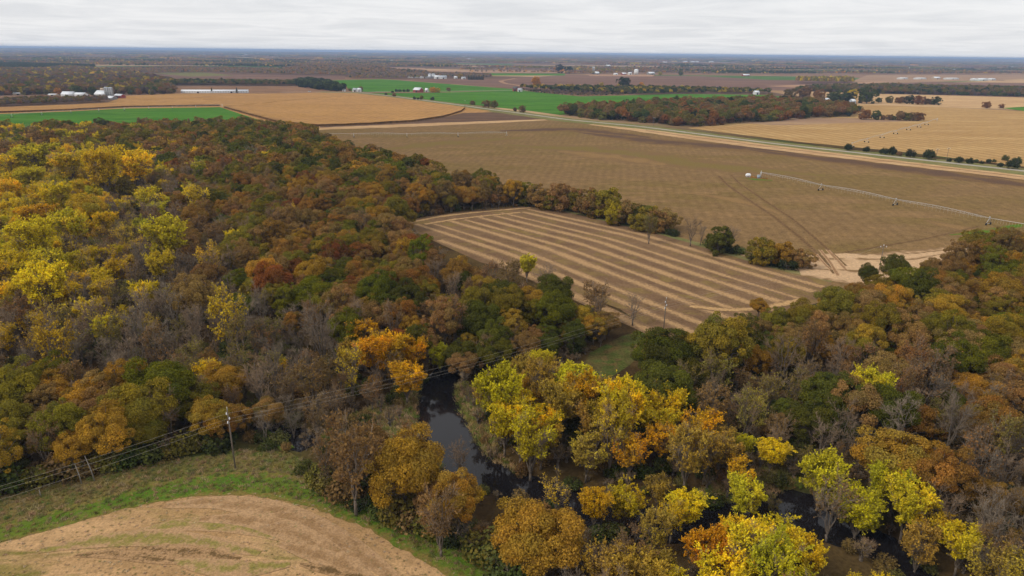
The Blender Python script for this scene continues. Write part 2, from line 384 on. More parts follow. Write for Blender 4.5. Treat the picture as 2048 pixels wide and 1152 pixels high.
def soft(name, c_mid, c_rim, lo=0.25, hi=0.85, sc=0.5, mixn=0.9, fine=1.0):
    """strip material: its own colour in the middle, ragged and mixed with the soil at the rim"""
    m, t, out = newmat(name); g = N(t, 'ShaderNodeNewGeometry').outputs['Position']
    E = N(t, 'ShaderNodeAttribute', attribute_name='edge')
    n = noise(t, g, sc, 5, 0.7); n2 = noise(t, g, 0.06, 3)
    f = wm('ADD', E.outputs['Fac'], wm('MULTIPLY', rng(t, n, 0.25, 0.75, -1, 1), mixn * 0.5, t), t)
    f = wm('ADD', f, wm('MULTIPLY', rng(t, n2, 0.3, 0.7, -1, 1), 0.18, t), t)
    col = mix(t, rng(t, f, lo, hi), c_mid, c_rim)
    k = noise(t, g, fine, 3, 0.7)
    matte(t, out, mul(t, col, rng(t, k, 0.25, 0.75, 0.76, 1.24)), bump=k, bstr=0.5, bdist=0.25); return m
M['straw'] = soft('straw_windrow', C(186, 150, 107), C(138, 110, 82), 0.15, 0.95, 1.1, 0.9)
M['straw2'] = soft('straw_headland', C(198, 160, 112), C(133, 106, 78), 0.3, 1.0, 0.6)
M['track'] = soft('wheel_track_soil', C(117, 91, 62), C(134, 106, 73), 0.1, 0.9, 0.5, 1.4)
M['track_sand'] = soft('wheel_track_sand', C(162, 126, 92), C(206, 172, 134), 0.3, 1.0, 0.8, 0.6)
M['dark_band'] = soft('dark_soil_band', C(106, 83, 66), C(131, 103, 67), 0.1, 1.0, 0.04, 1.0)
M['olive_band'] = soft('olive_growth_band', C(131, 111, 64), C(134, 106, 72), 0.1, 1.0, 0.04, 1.1)
M['pale_band'] = soft('pale_soil_band', C(150, 119, 78), C(134, 106, 72), 0.1, 0.95, 0.05, 1.3)
M['sand_soft'] = soft('sand_corner', C(210, 175, 136), C(142, 113, 78), 0.45, 1.05, 0.25, 0.8)
M['grass_soft'] = soft('green_growth', C(92, 122, 40), C(134, 106, 68), 0.1, 1.0, 0.09, 1.0)
PVF = [o for o in bpy.data.objects if o.name == 'pivot_field'][0]
def W2(*pts): return gpoly(pts)
bands = [('dark_band', [(1150, 262), (1300, 282), (1500, 296), (1800, 325), (2100, 365)], 60), ('dark_band', [(1500, 300), (1800, 336), (2150, 385)], 44),
         ('olive_band', [(1010, 290), (1200, 300), (1400, 330), (1650, 352)], 60), ('olive_band', [(760, 300), (900, 285), (1050, 275)], 44), ('dark_band', [(1000, 262), (1150, 258), (1300, 275)], 44),
         ('pale_band', [(1120, 302), (1250, 318), (1330, 330)], 40), ('pale_band', [(1380, 386), (1480, 400), (1560, 428)], 12), ('pale_band', [(1850, 440), (1950, 468), (2020, 470)], 14), ('grass_soft', [(1900, 470), (1990, 462), (2060, 445)], 9)]
for i, (m, pts, w) in enumerate(bands):
    ribbon('soil_band', W2(*pts), np.array([0.25, 0.8, 1, 0.8, 0.25]) * w, M[m], 0.03 + 0.004 * i, parent=PVF, step=8)
for i, (pts, w) in enumerate([([(1560, 528), (1620, 530), (1700, 535), (1790, 533), (1880, 512), (1950, 496)], [8, 22, 32, 30, 20, 8]), ([(1600, 545), (1680, 552), (1760, 560), (1850, 545)], [10, 20, 24, 12])]):
    ribbon('sandy_corner', W2(*pts), np.array(w), M['sand_soft'], 0.085 + 0.01 * i, parent=PVF, step=2)
for i, (pts, w) in enumerate([([(1560, 512), (1680, 512), (1800, 516), (1900, 502)], 9), ([(1480, 508), (1540, 522), (1600, 540)], 7)]):
    ribbon('sand_fringe', W2(*pts), np.array([0.4, 1, 1, 0.4]) * w, M['sand_soft'], 0.09 + 0.004 * i, parent=PVF, step=3)
for i, (pts, w, m) in enumerate([([(1438, 352), (1452, 368), (1490, 395), (1545, 432), (1600, 475), (1645, 517), (1672, 548)], 2.6, 'track'), ([(1462, 350), (1480, 368), (1530, 402), (1585, 438), (1640, 485), (1690, 532)], 2.0, 'track'),
        ([(1640, 500), (1662, 527), (1676, 552)], 1.6, 'track_sand'), ([(1655, 500), (1678, 524), (1692, 540)], 1.8, 'track_sand'), ([(1632, 508), (1648, 528), (1662, 540)], 1.5, 'track_sand'),
        ([(1462, 350), (1480, 347), (1500, 349)], 1.6, 'track'), ([(1690, 505), (1850, 478), (1960, 452)], 1.4, 'track')]):
    ribbon('wheel_track', W2(*pts), w, M[m], 0.105 + 0.004 * i, parent=PVF, step=3)
# strips beside the road, the road itself
ROAD = W2((560, 184.5), (640, 184), (720, 185.5), (790, 193), (900, 207.5), (1000, 221.5), (1030, 225), (1136, 239.5), (1280, 253), (1374, 265), (1536, 286), (1790, 314), (2048, 342), (2400, 384))
def offset(P, d):
    T = np.gradient(P, axis=0); T /= np.linalg.norm(T, axis=1)[:, None]; return P + np.column_stack((-T[:, 1], T[:, 0])) * d
ribbon('road_verge', offset(ROAD[5:], -4), 40, M['verge'], 0.10, step=10, jag=1.0)
ribbon('road_verge', ROAD[1:6], 30, M['verge'], 0.10, step=10, jag=1.0)
ribbon('gravel_road', ROAD, 6.5, M['gravel'], 0.13, step=10)
ribbon('gravel_lane', W2((722, 185), (760, 183.5), (850, 182.5), (960, 181.5), (1060, 180.5), (1110, 180.5)), 7, M['gravel'], 0.13, step=10)
ribbon('gravel_lane', W2((560, 184.5), (400, 187), (260, 190)), 5, M['grey_tan'], 0.13, step=10)
ribbon('gravel_lane', W2((1105, 180), (1060, 174), (1010, 167), (1000, 162), (1030, 157)), 14, M['pinkish'], 0.13, step=20)
ts = W2((1180, 249), (1290, 261.5), (1374, 273), (1536, 294), (1790, 325), (2048, 355), (2400, 402))
ribbon('stubble_strip', ts, np.array([6, 26, 32, 29, 25, 22, 20]), M['tan_strip'], 0.125, step=8, jag=0.8)
ribbon('strip_furrow', offset(ts, 1.5)[1:], 2.4, M['track'], 0.15, step=8)
ribbon('sandy_strip', W2((600, 260), (650, 257), (760, 253), (900, 247.5), (1000, 243.5), (1090, 239.5)), np.array([18, 28, 30, 26, 22, 12]), M['tan_strip'], 0.12, step=8, jag=1.0)

# ------------- striped field
SFP = [(795, 447), (830, 437), (920, 424), (1060, 412), (1110, 419), (1200, 440), (1300, 463), (1420, 497), (1540, 532), (1665, 566), (1660, 600), (1560, 625), (1440, 655), (1350, 672), (1300, 662), (1240, 618), (1080, 560), (960, 524), (880, 488)]
SF = drape('striped_field', SFP, M['stripe_soil'], 0.04)
A0, A1 = W2((1068, 416), (1660, 566)); B0, B1 = W2((815, 452), (1400, 700))
ctrA = W2((1068, 416), (1300, 466), (1540, 536), (1660, 568)); ctrB = W2((812, 450), (1000, 512), (1200, 600), (1400, 690))
NS = 9
for k in range(NS + 1):
    f = (k + 0.5 + 0.10 * math.sin(k * 3.7 + 1)) / NS
    P = ctrA * (1 - f) + ctrB * f
    if f > 1: P[0] = P[0] * (0.55 if f < 1.1 else 0.3) + P[1] * (0.45 if f < 1.1 else 0.7)
    P = P + np.array((0, 0))
    # start a little inside the headland
    P[0] = P[0] * 0.93 + P[1] * 0.07 if k % 2 else P[0] * 0.99 + P[1] * 0.01
    ribbon('straw_stripe', P, np.array([0.8, 1, 1, 0.9]) * (np.hypot(*(ctrA[1] - ctrB[1])) / NS * (0.56 + 0.11 * math.sin(k * 2.3))), M['straw'], 0.07 + 0.003 * (k % 3), parent=SF, step=4, jag=0.12, seed=k)
hd = W2((1062, 415.5), (960, 424), (880, 433), (810, 447))
ribbon('headland_stripe', hd, 3.6, M['straw2'], 0.10, parent=SF, step=3, jag=0.3)
ribbon('headland_stripe', W2((1040, 425), (960, 433), (900, 440), (850, 449)), 3.2, M['straw2'], 0.105, parent=SF, step=3, jag=0.3)
ribbon('headland_stripe', W2((1380, 612), (1450, 622), (1530, 617), (1600, 600)), 4, M['straw2'], 0.11, parent=SF, step=3, jag=0.3)
ribbon('field_edge_grass', W2((1066, 410), (1110, 417), (1200, 438), (1300, 461), (1420, 495), (1540, 531), (1665, 563)), np.array([3, 3, 3, 3.5, 4.5, 5, 4]), M['verge'], 0.075, parent=SF, step=4, jag=0.4)

# ------------- standing corn: a raised slab with ragged walls
M['corn_side'] = field_mat('corn_stalks', C(150, 112, 64), C(128, 96, 56), C(110, 86, 50), 0.2, fine=1.5, fine_amt=0.4)
def corn_block(name, pts, h, label):
    P = gpoly(pts); B = []
    for i in range(len(P)):
        a, b = P[i], P[(i + 1) % len(P)]; n = max(1, int(np.hypot(*(b - a)) / 12))
        for k in range(n): B.append(a + (b - a) * k / n)
    B = np.array(B) + R.normal(0, 0.25, (len(B), 2)); lo, hi = B.min(0), B.max(0)
    gx, gy = np.meshgrid(np.arange(lo[0], hi[0], 14.0), np.arange(lo[1], hi[1], 14.0)); I = np.column_stack((gx.ravel(), gy.ravel())) ; I = I[inside(B, I)] + R.normal(0, 1.5, (inside(B, I).sum(), 2))
    I = I[inside(B, I)]
    v, _, f, *_ = delaunay_2d_cdt([Vector(p) for p in np.vstack((B, I))], [], [list(range(len(B)))], 1, 1e-4)
    v = np.array([(q.x, q.y) for q in v]); z = np.full(len(v), h) + R.normal(0, 0.12, len(v)); n0 = len(v); nb = len(B)
    V = np.vstack((np.column_stack((v, z)), np.column_stack((v[:nb], np.zeros(nb)))))
    T = []
    for q in f:
        a = v[q[1]] - v[q[0]]; b = v[q[2]] - v[q[0]]; T.append(list(q) if a[0] * b[1] - a[1] * b[0] > 0 else list(q)[::-1])
    i = np.arange(nb); j = (i + 1) % nb
    S = np.column_stack((n0 + i, n0 + j, j, i))
    o = mobj(name, mesh_np(name, V, [np.array(T), S], [M['corn'], M['corn_side']], mat_idx=[0] * len(T) + [1] * nb))
    return tag(o, label, 'crop', kind='stuff')
corn_block('standing_corn', [(448, 216), (560, 205), (700, 193), (800, 199), (930, 217), (922, 224), (886, 235), (824, 244), (720, 250), (636, 253), (560, 247)], 2.3, 'tan standing corn with a curved front edge')
corn_block('standing_corn', [(-300, 222), (0, 217.5), (215, 209), (250, 203), (400, 198), (440, 212), (250, 215), (140, 221), (0, 226), (-300, 236)], 2.2, 'tan standing corn behind the long green field')
for i in range(9):
    x = 579 + i * 42.7
    ribbon('wheel_gap', W2((x + 3, 208 + abs(4 - i) * 0.0), (x + 6, 211.5), (x + 1, 215)) if i else W2((x, 208), (x + 3, 211), (x, 214)), 2.2, M['corn_side'], 2.75, kind='structure', step=4) if False else None

# ------------- foreground knoll: pale field, mown green band, rough grass
def knoll_mat():
    m, t, out = newmat('foreground_field'); g = N(t, 'ShaderNodeNewGeometry').outputs['Position']
    v = mapping(t, g, (0.45, 1.5, 1), 0.28)
    a = noise(t, v, 0.045, 6, 0.62, 0.5); b = noise(t, mapping(t, g, (0.4, 1.6, 1), 0.18, (40, 9, 0)), 0.07, 6, 0.65, 0.6)
    col = mix(t, rng(t, a, 0.42, 0.62), C(210, 170, 122), C(186, 148, 102))
    col = mix(t, rng(t, b, 0.52, 0.68), col, C(128, 122, 56))
    col = mix(t, rng(t, noise(t, mapping(t, g, (0.3, 1.4, 1), 0.15, (7, 33, 0)), 0.09, 6, 0.7), 0.60, 0.72), col, C(98, 78, 46))
    f = noise(t, g, 2.6, 4, 0.75); f2 = noise(t, g, 0.6, 4, 0.7)
    k = wm('ADD', wm('MULTIPLY', rng(t, f, 0.25, 0.75, -1, 1), 0.26, t), wm('MULTIPLY', rng(t, f2, 0.3, 0.7, -1, 1), 0.13, t), t)
    matte(t, out, mul(t, col, wm('ADD', k, 1.0, t)), bump=f, bstr=0.7, bdist=0.15); return m
M['knoll'] = knoll_mat()
M['rough_grass'] = field_mat('rough_grass', C(112, 106, 56), C(130, 112, 68), C(94, 106, 48), 0.06, fine=2.2, fine_amt=0.4, bump=0.8)
def mown():
    m, t, out = newmat('mown_green_grass'); g = N(t, 'ShaderNodeNewGeometry').outputs['Position']
    E = N(t, 'ShaderNodeAttribute', attribute_name='edge')
    f = noise(t, g, 2.4, 4, 0.75); n = noise(t, g, 0.5, 5, 0.7); n3 = noise(t, g, 0.07, 4, 0.6)
    col = mix(t, rng(t, n3, 0.35, 0.65), C(94, 126, 40), C(114, 128, 50))
    e_ = wm('ADD', E.outputs['Fac'], wm('MULTIPLY', rng(t, n, 0.25, 0.75, -1, 1), 0.6, t), t)
    col = mix(t, rng(t, e_, 0.35, 1.1), col, C(140, 122, 66))
    matte(t, out, mul(t, col, rng(t, f, 0.25, 0.75, 0.7, 1.3)), bump=f, bstr=0.7, bdist=0.15); return m
M['mown'] = mown()
drape('grass_slope', [(-260, 1060), (-60, 1008), (100, 970), (250, 938), (380, 915), (480, 900), (580, 905), (625, 935), (660, 985), (760, 1022), (860, 1062), (960, 1110), (1060, 1170), (1150, 1230), (700, 1420), (-400, 1420)], M['rough_grass'], 0.05, res=4.0, px='h')
kn_edge = [(-300, 1140), (-100, 1108), (0, 1087), (150, 1045), (300, 1003), (420, 983), (520, 985), (615, 1004), (730, 1048), (845, 1106), (925, 1154), (1000, 1206)]
KF = drape('foreground_field', kn_edge + [(900, 1420), (-400, 1420)], M['knoll'], 0.09, res=4.0, px='h')
M['kgreen'] = soft('knoll_green_streak', C(156, 142, 78), C(196, 158, 116), -0.2, 0.95, 0.5, 1.7, 2.4)
M['kdark'] = soft('knoll_dark_streak', C(126, 100, 66), C(188, 150, 108), -0.2, 0.9, 0.6, 1.8, 2.4)
M['kbrown'] = soft('knoll_brown_streak', C(170, 134, 94), C(198, 160, 118), -0.2, 0.95, 0.4, 1.6, 2.4)
for i, (m_, pts, w) in enumerate([('kbrown', [(330, 1012), (440, 1004), (540, 1018), (640, 1060), (740, 1120), (800, 1165)], 6), ('kgreen', [(250, 1072), (340, 1052), (420, 1046), (500, 1058), (560, 1078)], 4.2), ('kgreen', [(80, 1102), (200, 1082), (300, 1075), (420, 1088), (520, 1108)], 4.6), ('kbrown', [(400, 1040), (500, 1038), (590, 1066), (660, 1104), (720, 1150)], 5),
        ('kdark', [(285, 1098), (350, 1101), (420, 1110), (480, 1119)], 3.2), ('kdark', [(150, 1112), (240, 1108), (320, 1120), (390, 1127)], 2.6), ('kgreen', [(350, 1122), (420, 1136), (500, 1142), (580, 1130)], 4.0), ('kbrown', [(560, 1090), (640, 1112), (710, 1142), (760, 1175)], 4), ('kdark', [(600, 1130), (680, 1146), (760, 1170)], 2.2)]):
    ribbon('growth_streak', at([p[0] for p in pts], [p[1] for p in pts])[:, :2], np.array([0.3, 0.8, 1, 0.8, 0.3]) * w, M[m_], 0.15 + 0.005 * i, parent=KF, step=1.5)
ke = at([p[0] for p in kn_edge], [p[1] for p in kn_edge])[:, :2]
ribbon('green_grass_band', offset(ke, 3.0), np.array([6, 6, 6, 6.5, 7, 8, 8.5, 8, 8, 9, 9, 9]), M['mown'], 0.13, step=1.5, jag=0.3)
M['clearing'] = field_mat('clearing_grass', C(98, 88, 52), C(86, 96, 46), C(112, 92, 58), 0.09, fine=1.6, fine_amt=0.35, bump=0.8)
drape('grass_clearing', [(1165, 735), (1180, 705), (1245, 672), (1300, 655), (1320, 668), (1290, 700), (1260, 730), (1215, 760)], M['clearing'], 0.05, res=5.0, px='h')
M['bank'] = field_mat('creek_bank_grass', C(132, 112, 62), C(106, 106, 50), C(170, 132, 84), 0.12, fine=1.6, fine_amt=0.4, bump=0.9)
drape('creek_bank', [(640, 872), (700, 835), (770, 800), (840, 770), (868, 800), (872, 850), (885, 900), (905, 930), (840, 960), (740, 930), (660, 905)], M['bank'], 0.05, res=3.0, px='h')
drape('creek_bank', [(915, 770), (960, 790), (975, 850), (1010, 920), (1060, 960), (1000, 950), (950, 925), (915, 880), (900, 820)], M['bank'], 0.05, res=3.0, px='h')
drape('creek_bank', [(1380, 1005), (1440, 950), (1520, 935), (1600, 960), (1610, 985), (1540, 995), (1480, 1015)], M['bank'], 0.05, res=3.0, px='h')

# ------------- water
def water():
    m, t, out = newmat('creek_water'); p = N(t, 'ShaderNodeBsdfPrincipled')
    p.inputs['Base Color'].default_value = (0.014, 0.012, 0.013, 1); p.inputs['Roughness'].default_value = 0.03; p.inputs['IOR'].default_value = 1.33
    g = N(t, 'ShaderNodeNewGeometry').outputs['Position']; b = N(t, 'ShaderNodeBump'); b.inputs['Strength'].default_value = 0.08; b.inputs['Distance'].default_value = 0.1
    L(t, noise(t, g, 0.9, 3), b.inputs['Height']); L(t, b.outputs[0], p.inputs['Normal']); L(t, p.outputs[0], out.inputs[0]); return m
M['water'] = water()
ribbon('creek_water', CR, np.array(CREEK_HW) * 2 + 7, M['water'], 0.0, step=3)
cw = bpy.data.objects['creek_water']
v = np.empty(len(cw.data.vertices) * 3, np.float32); cw.data.vertices.foreach_get('co', v); v = v.reshape(-1, 3); v[:, 2] = -1.4; cw.data.vertices.foreach_set('co', v.ravel())
M['duckweed'] = field_mat('duckweed', C(110, 128, 52), C(84, 98, 40), C(60, 64, 34), 0.3, fine=2.0, fine_amt=0.3)
drape('marsh_pool', [(500, 850), (560, 842), (620, 860), (640, 885), (600, 905), (540, 890)], M['water'], 0.06, px='h')
for i, pts in enumerate([[(505, 862), (535, 858), (552, 874), (530, 884), (508, 876)], [(548, 888), (575, 882), (590, 896), (565, 905)]]):
    drape('duckweed_mat', pts, M['duckweed'], 0.09 + 0.004 * i, px='h')

# ================================================================== TREE PROTOTYPES
def leaf_quads(c, nrm, size, aspect=1.0, along=None, r=R):
    n = len(c); nrm = nrm / (np.linalg.norm(nrm, axis=1)[:, None] + 1e-9)
    a = r.normal(size=(n, 3)) if along is None else along + r.normal(0, 0.25, (n, 3))
    t = a - nrm * np.sum(a * nrm, axis=1)[:, None]; t /= np.linalg.norm(t, axis=1)[:, None] + 1e-9
    b = np.cross(nrm, t); s = size[:, None] * 0.5
    V = np.stack((c + t * s * aspect, c + b * s, c - t * s * aspect, c - b * s), axis=1).reshape(-1, 3)
    F = np.arange(4 * n).reshape(n, 4)
    return V, F
def rdir(n, r): d = r.normal(size=(n, 3)); return d / np.linalg.norm(d, axis=1)[:, None]
def curve(a, b, sag, n=5, r=None, wob=0.0):
    t = np.linspace(0, 1, n)[:, None]; a = np.asarray(a, float); b = np.asarray(b, float)
    P = a + (b - a) * t; P[:, 2] += sag * np.sin(t[:, 0] * math.pi)
    if wob: P[1:-1] += r.normal(0, wob, (n - 2, 3))
    return P
class Leaves:
    def __init__(s): s.V = []; s.F = []; s.A = []; s.n = 0
    def add(s, V, F, lobe, r):
        s.V.append(V); s.F.append(F + s.n); s.n += len(V)
        k = len(F); lobe = np.broadcast_to(lobe, (k,)); s.A.append(np.column_stack((lobe, r.random(k), np.zeros(k))))
    def get(s): return np.vstack(s.V), np.vstack(s.F), np.vstack(s.A)
def oak(seed, H=14.0, W_=5.6, Hc=4.6, nl=58, per=270, ls=0.25, flat=0.78, gap=0.0, limbs=True, low=-0.62):
    """rounded crown of leafy lobes on a spreading limb frame -> (trunk MB, leaves)"""
    r = np.random.default_rng(seed); zc = H - Hc
    ax = np.array((W_ * r.uniform(0.88, 1.12), W_ * r.uniform(0.88, 1.12), Hc))
    pts = []
    while len(pts) < nl:
        cand = rdir(24, r); cand = cand[cand[:, 2] > low]
        if not pts: pts.append(cand[0]); continue
        d = np.min(np.linalg.norm(cand[:, None] - np.array(pts)[None], axis=2), axis=1); pts.append(cand[np.argmax(d * r.uniform(0.6, 1, len(d)))])
    D = np.array(pts); bumpy = 1 + 0.28 * np.sin(D[:, 0] * 3.1 + seed) * np.cos(D[:, 1] * 2.7 + seed * 2)
    cen = D * ax * (r.uniform(0.62, 1.0, nl) * bumpy)[:, None] + np.array((0, 0, zc))
    rad = (0.75 + 1.25 * r.random(nl) ** 1.3) * W_ / 5.6
    inner = rdir(nl // 4, r) * ax * 0.45 * r.random((nl // 4, 1)) + np.array((0, 0, zc + 0.5)); cen = np.vstack((cen, inner)); D = np.vstack((D, rdir(nl // 4, r))); rad = np.concatenate((rad, np.full(nl // 4, 1.7 * W_ / 5.6)))
    lv = Leaves()
    for i in range(len(cen)):
        if gap and r.random() < gap: continue
        n = int(per * rad[i] ** 2 / 1.55); d = rdir(n * 2, r); out = cen[i] - np.array((0, 0, zc - 1.5)); out /= np.linalg.norm(out) + 1e-9
        d = d[(d @ out) > r.uniform(-0.6, 0.25, len(d))][:n]
        p = cen[i] + d * rad[i] * r.uniform(0.6, 1.06, (len(d), 1)) * np.array((1, 1, flat))
        nr = d * 0.8 + out * 0.35 + np.array((0, 0, 0.35)) + r.normal(0, 0.55, d.shape)
        V, F = leaf_quads(p, nr, r.uniform(0.7, 1.3, len(d)) * ls, 1.15, None, r); lv.add(V, F, np.clip(r.normal(0.5, 0.28), 0, 1), r)
    tk = MB(); fork = H * 0.24
    tk.tube([(0, 0, -0.6), (r.normal(0, .1), r.normal(0, .1), fork * 0.5), (r.normal(0, .15), r.normal(0, .15), fork), (r.normal(0, .3), r.normal(0, .3), zc + Hc * 0.3)], [0.42, 0.34, 0.3, 0.12], 7)
    if limbs:
        for i in range(nl):
            b = np.array((0, 0, fork + (cen[i, 2] - fork) * r.uniform(0.05, 0.35))); tk.tube(curve(b, cen[i], r.uniform(-0.2, 0.8), 5, r, 0.18), np.linspace(0.13, 0.035, 5), 4, cap=False)
    return tk, lv
class Twigs:
    def __init__(s): s.a = []; s.b = []; s.w = []
    def add(s, a, b, w): s.a.append(a); s.b.append(b); s.w.append(w)
    def get(s, r):
        a = np.array(s.a); b = np.array(s.b); w = np.array(s.w)[:, None]; n = len(a); d = b - a
        x = np.cross(d, rdir(n, r)); x /= np.linalg.norm(x, axis=1)[:, None] + 1e-9; y = np.cross(d / (np.linalg.norm(d, axis=1)[:, None] + 1e-9), x)
        V = np.stack((a + x * w, a - x * w * 0.5 + y * w * 0.87, a - x * w * 0.5 - y * w * 0.87, b), axis=1).reshape(-1, 3)
        i = np.arange(n)[:, None] * 4; F = np.concatenate((i + [0, 1, 3], i + [1, 2, 3], i + [2, 0, 3]), axis=0)
        lob = np.repeat(r.random(n), 1); A = np.column_stack((lob, r.random(n), np.zeros(n))); return V, F, np.vstack((A, A, A))
def bare(seed, H=14.0, W_=4.4, leaders=5, b1=7, b2=6, b3=6, leaf=0.0, ls=0.3, wt=0.03, up=0.55, top=0.0):
    """leafless tree: four orders of branching; leaf > 0 hangs a thin remnant of leaves on the outer twigs"""
    r = np.random.default_rng(seed); tk = MB(); tw = Twigs(); lv = Leaves()
    zf = H * r.uniform(0.08, 0.2); tk.tube([(0, 0, -0.6), (0, 0, zf * 0.6), (r.normal(0, .1), r.normal(0, .1), zf)], [0.34, 0.28, 0.24], 6); tips = []
    for k in range(leaders):
        th = k * 6.283 / leaders + r.normal(0, 0.3); rr = W_ * (0.15 if k == 0 else r.uniform(0.35, 0.7)); tip = np.array((rr * math.cos(th), rr * math.sin(th), H * (0.92 if k == 0 else r.uniform(0.7, 0.9))))
        P = curve((0, 0, zf), tip, 0.3, 7, r, 0.2); tk.tube(P, np.linspace(0.17, 0.03, 7), 5, cap=False)
        for j in range(b1):
            t = r.uniform(0.25, 1.0); b = np.array([np.interp(t, np.linspace(0, 1, 7), P[:, i]) for i in range(3)])
            a2 = th + r.normal(0, 1.2); d1 = np.array((math.cos(a2), math.sin(a2), r.uniform(0.2, 1.2))); d1 /= np.linalg.norm(d1); l1 = r.uniform(1.6, 3.2) * (1.2 - 0.5 * t) * H / 14
            e1 = b + d1 * l1; e1[2] += 0.2 * l1; tk.tube(curve(b, e1, -0.1 * l1, 4, r, 0.06), np.linspace(0.06, 0.02, 4), 3, cap=False)
            for q in range(b2):
                s = r.uniform(0.2, 1.0); c = b + (e1 - b) * s; d2 = d1 * 0.6 + rdir(1, r)[0] * 0.8 + np.array((0, 0, up * 0.5)); d2 /= np.linalg.norm(d2); l2 = r.uniform(0.8, 1.7) * H / 14
                e2 = c + d2 * l2; tw.add(c, e2, wt * 1.3)
                for w in range(b3):
                    u = r.uniform(0.15, 1.0); g = c + (e2 - c) * u; d3 = d2 * 0.6 + rdir(1, r)[0] * 0.75 + np.array((0, 0, up * 0.4)); e3 = g + d3 * r.uniform(0.4, 0.95); tw.add(g, e3, wt); tips.append((g, e3))
    if leaf:
        g = np.array([t[0] for t in tips]); e3 = np.array([t[1] for t in tips]); n = int(len(tips) * leaf); i = r.integers(0, len(tips), n); u = r.random((n, 1))
        patch = np.sin(g[i, 0] * 1.3 + seed) + np.sin(g[i, 1] * 1.1 + seed * 2) + np.sin(g[i, 2] * 1.2) + r.normal(0, 0.5, n) > -0.6
        if top: patch &= r.random(n) < np.clip((g[i, 2] / H - top) * 2.6 + 0.12, 0.05, 1)
        i = i[patch]; u = u[patch]; n = len(i)
        p = g[i] + (e3[i] - g[i]) * u + r.normal(0, 0.08, (n, 3)); V, F = leaf_quads(p, rdir(n, r) * (0.8 if top else 1.0) + np.array((0, 0, 0.9 if top else 0.4)), r.uniform(0.65, 1.35, n) * ls, 1.45 if top else 1.2, (e3[i] - g[i]) if top else None, r)
        lob = np.clip(0.5 + 0.4 * np.sin(p[:, 0] * 0.9 + seed) + r.normal(0, .12, n), 0, 1); lv.add(V, F, lob, r)
    return tk, lv, tw
def shrub(seed, H=2.6, W_=2.0, per=60, ls=0.28, nl=16, up=0.5):
    r = np.random.default_rng(seed); lv = Leaves(); tw = Twigs(); tk = MB()
    for k in range(6):
        th = r.uniform(0, 6.28); e_ = np.array((W_ * 0.6 * math.cos(th), W_ * 0.6 * math.sin(th), H * r.uniform(0.5, 0.8))); tk.tube(curve((0, 0, -0.2), e_, 0.2, 4), np.linspace(0.06, 0.015, 4), 3, cap=False)
        for j in range(14): a = e_ * r.uniform(0.4, 1); tw.add(a, a + rdir(1, r)[0] * 0.8 + np.array((0, 0, 0.5)), 0.02)
    for k in range(nl):
        d = rdir(1, r)[0]; d[2] = abs(d[2]); c = d * np.array((W_, W_, H * 0.62)) * r.uniform(0.5, 0.85) + np.array((0, 0, H * 0.28)); n = per; q = rdir(n, r)
        p = c + q * r.uniform(0.3, 0.62) * W_ * r.uniform(0.6, 1.05, (n, 1)); p[:, 2] = np.maximum(p[:, 2], 0.05)
        V, F = leaf_quads(p, q + np.array((0, 0, up)) + r.normal(0, 0.5, (n, 3)), r.uniform(0.7, 1.3, n) * ls, 1.2, None, r); lv.add(V, F, np.clip(r.normal(0.5, 0.28), 0, 1), r)
    return tk, lv, tw
def conifer(seed, H=9.0, W_=2.0, tiers=13, ls=0.55, per=26):
    r = np.random.default_rng(seed); lv = Leaves(); tk = MB(); tk.tube([(0, 0, -0.3), (0, 0, H * 0.5), (0, 0, H * 0.96)], [0.2, 0.14, 0.03], 6)
    for k in range(tiers):
        f = k / tiers; z = H * (0.06 + 0.92 * f); rad = W_ * (1 - f) ** 0.85 + 0.12
        nb = max(4, int(9 * (1 - f) + 3))
        for j in range(nb):
            th = r.uniform(0, 6.28); ln = rad * r.uniform(0.75, 1.1); e_ = np.array((ln * math.cos(th), ln * math.sin(th), z - 0.25 * ln)); s = r.random((per, 1)) ** 0.7
            p = np.array((0, 0, z)) + (e_ - np.array((0, 0, z))) * s + r.normal(0, 0.12, (per, 3)); V, F = leaf_quads(p, rdir(per, r) * 0.6 + np.array((math.cos(th), math.sin(th), 0.9)), r.uniform(0.6, 1.2, per) * ls, 1.3, None, r); lv.add(V, F, r.random(), r)
    return tk, lv
def fartree(seed, n=70, H=12.0, W_=4.6, ls=1.9):
    r = np.random.default_rng(seed); d = rdir(n, r); d[:, 2] = np.abs(d[:, 2]) * 1.2 - 0.25; p = d * np.array((W_, W_, H * 0.42)) * r.uniform(0.6, 1.02, (n, 1)) + np.array((0, 0, H * 0.56))
    lv = Leaves(); V, F = leaf_quads(p, d + np.array((0, 0, 0.4)) + r.normal(0, 0.4, (n, 3)), r.uniform(0.7, 1.3, n) * ls, 1.1, None, r); lv.add(V, F, np.clip(r.normal(0.5, 0.3, n), 0, 1), r)
    tk = MB(); tk.tube([(0, 0, -0.3), (0, 0, H * 0.5)], [0.3, 0.2], 4); return tk, lv
def grove(seed, nt_=34, rad=38.0, n=14):
    r = np.random.default_rng(seed); lv = Leaves()
    for k in range(nt_):
        a = r.uniform(0, 6.28); q = rad * math.sqrt(r.random()); h = r.uniform(8, 14); d = rdir(n, r); d[:, 2] = np.abs(d[:, 2]) - 0.2
        p = d * np.array((5.5, 5.5, h * 0.45)) + np.array((q * math.cos(a), q * math.sin(a), h * 0.55)); V, F = leaf_quads(p, d + np.array((0, 0, 0.4)), r.uniform(0.7, 1.3, n) * 4.6, 1.1, None, r); lv.add(V, F, r.random(), r)
    return None, lv
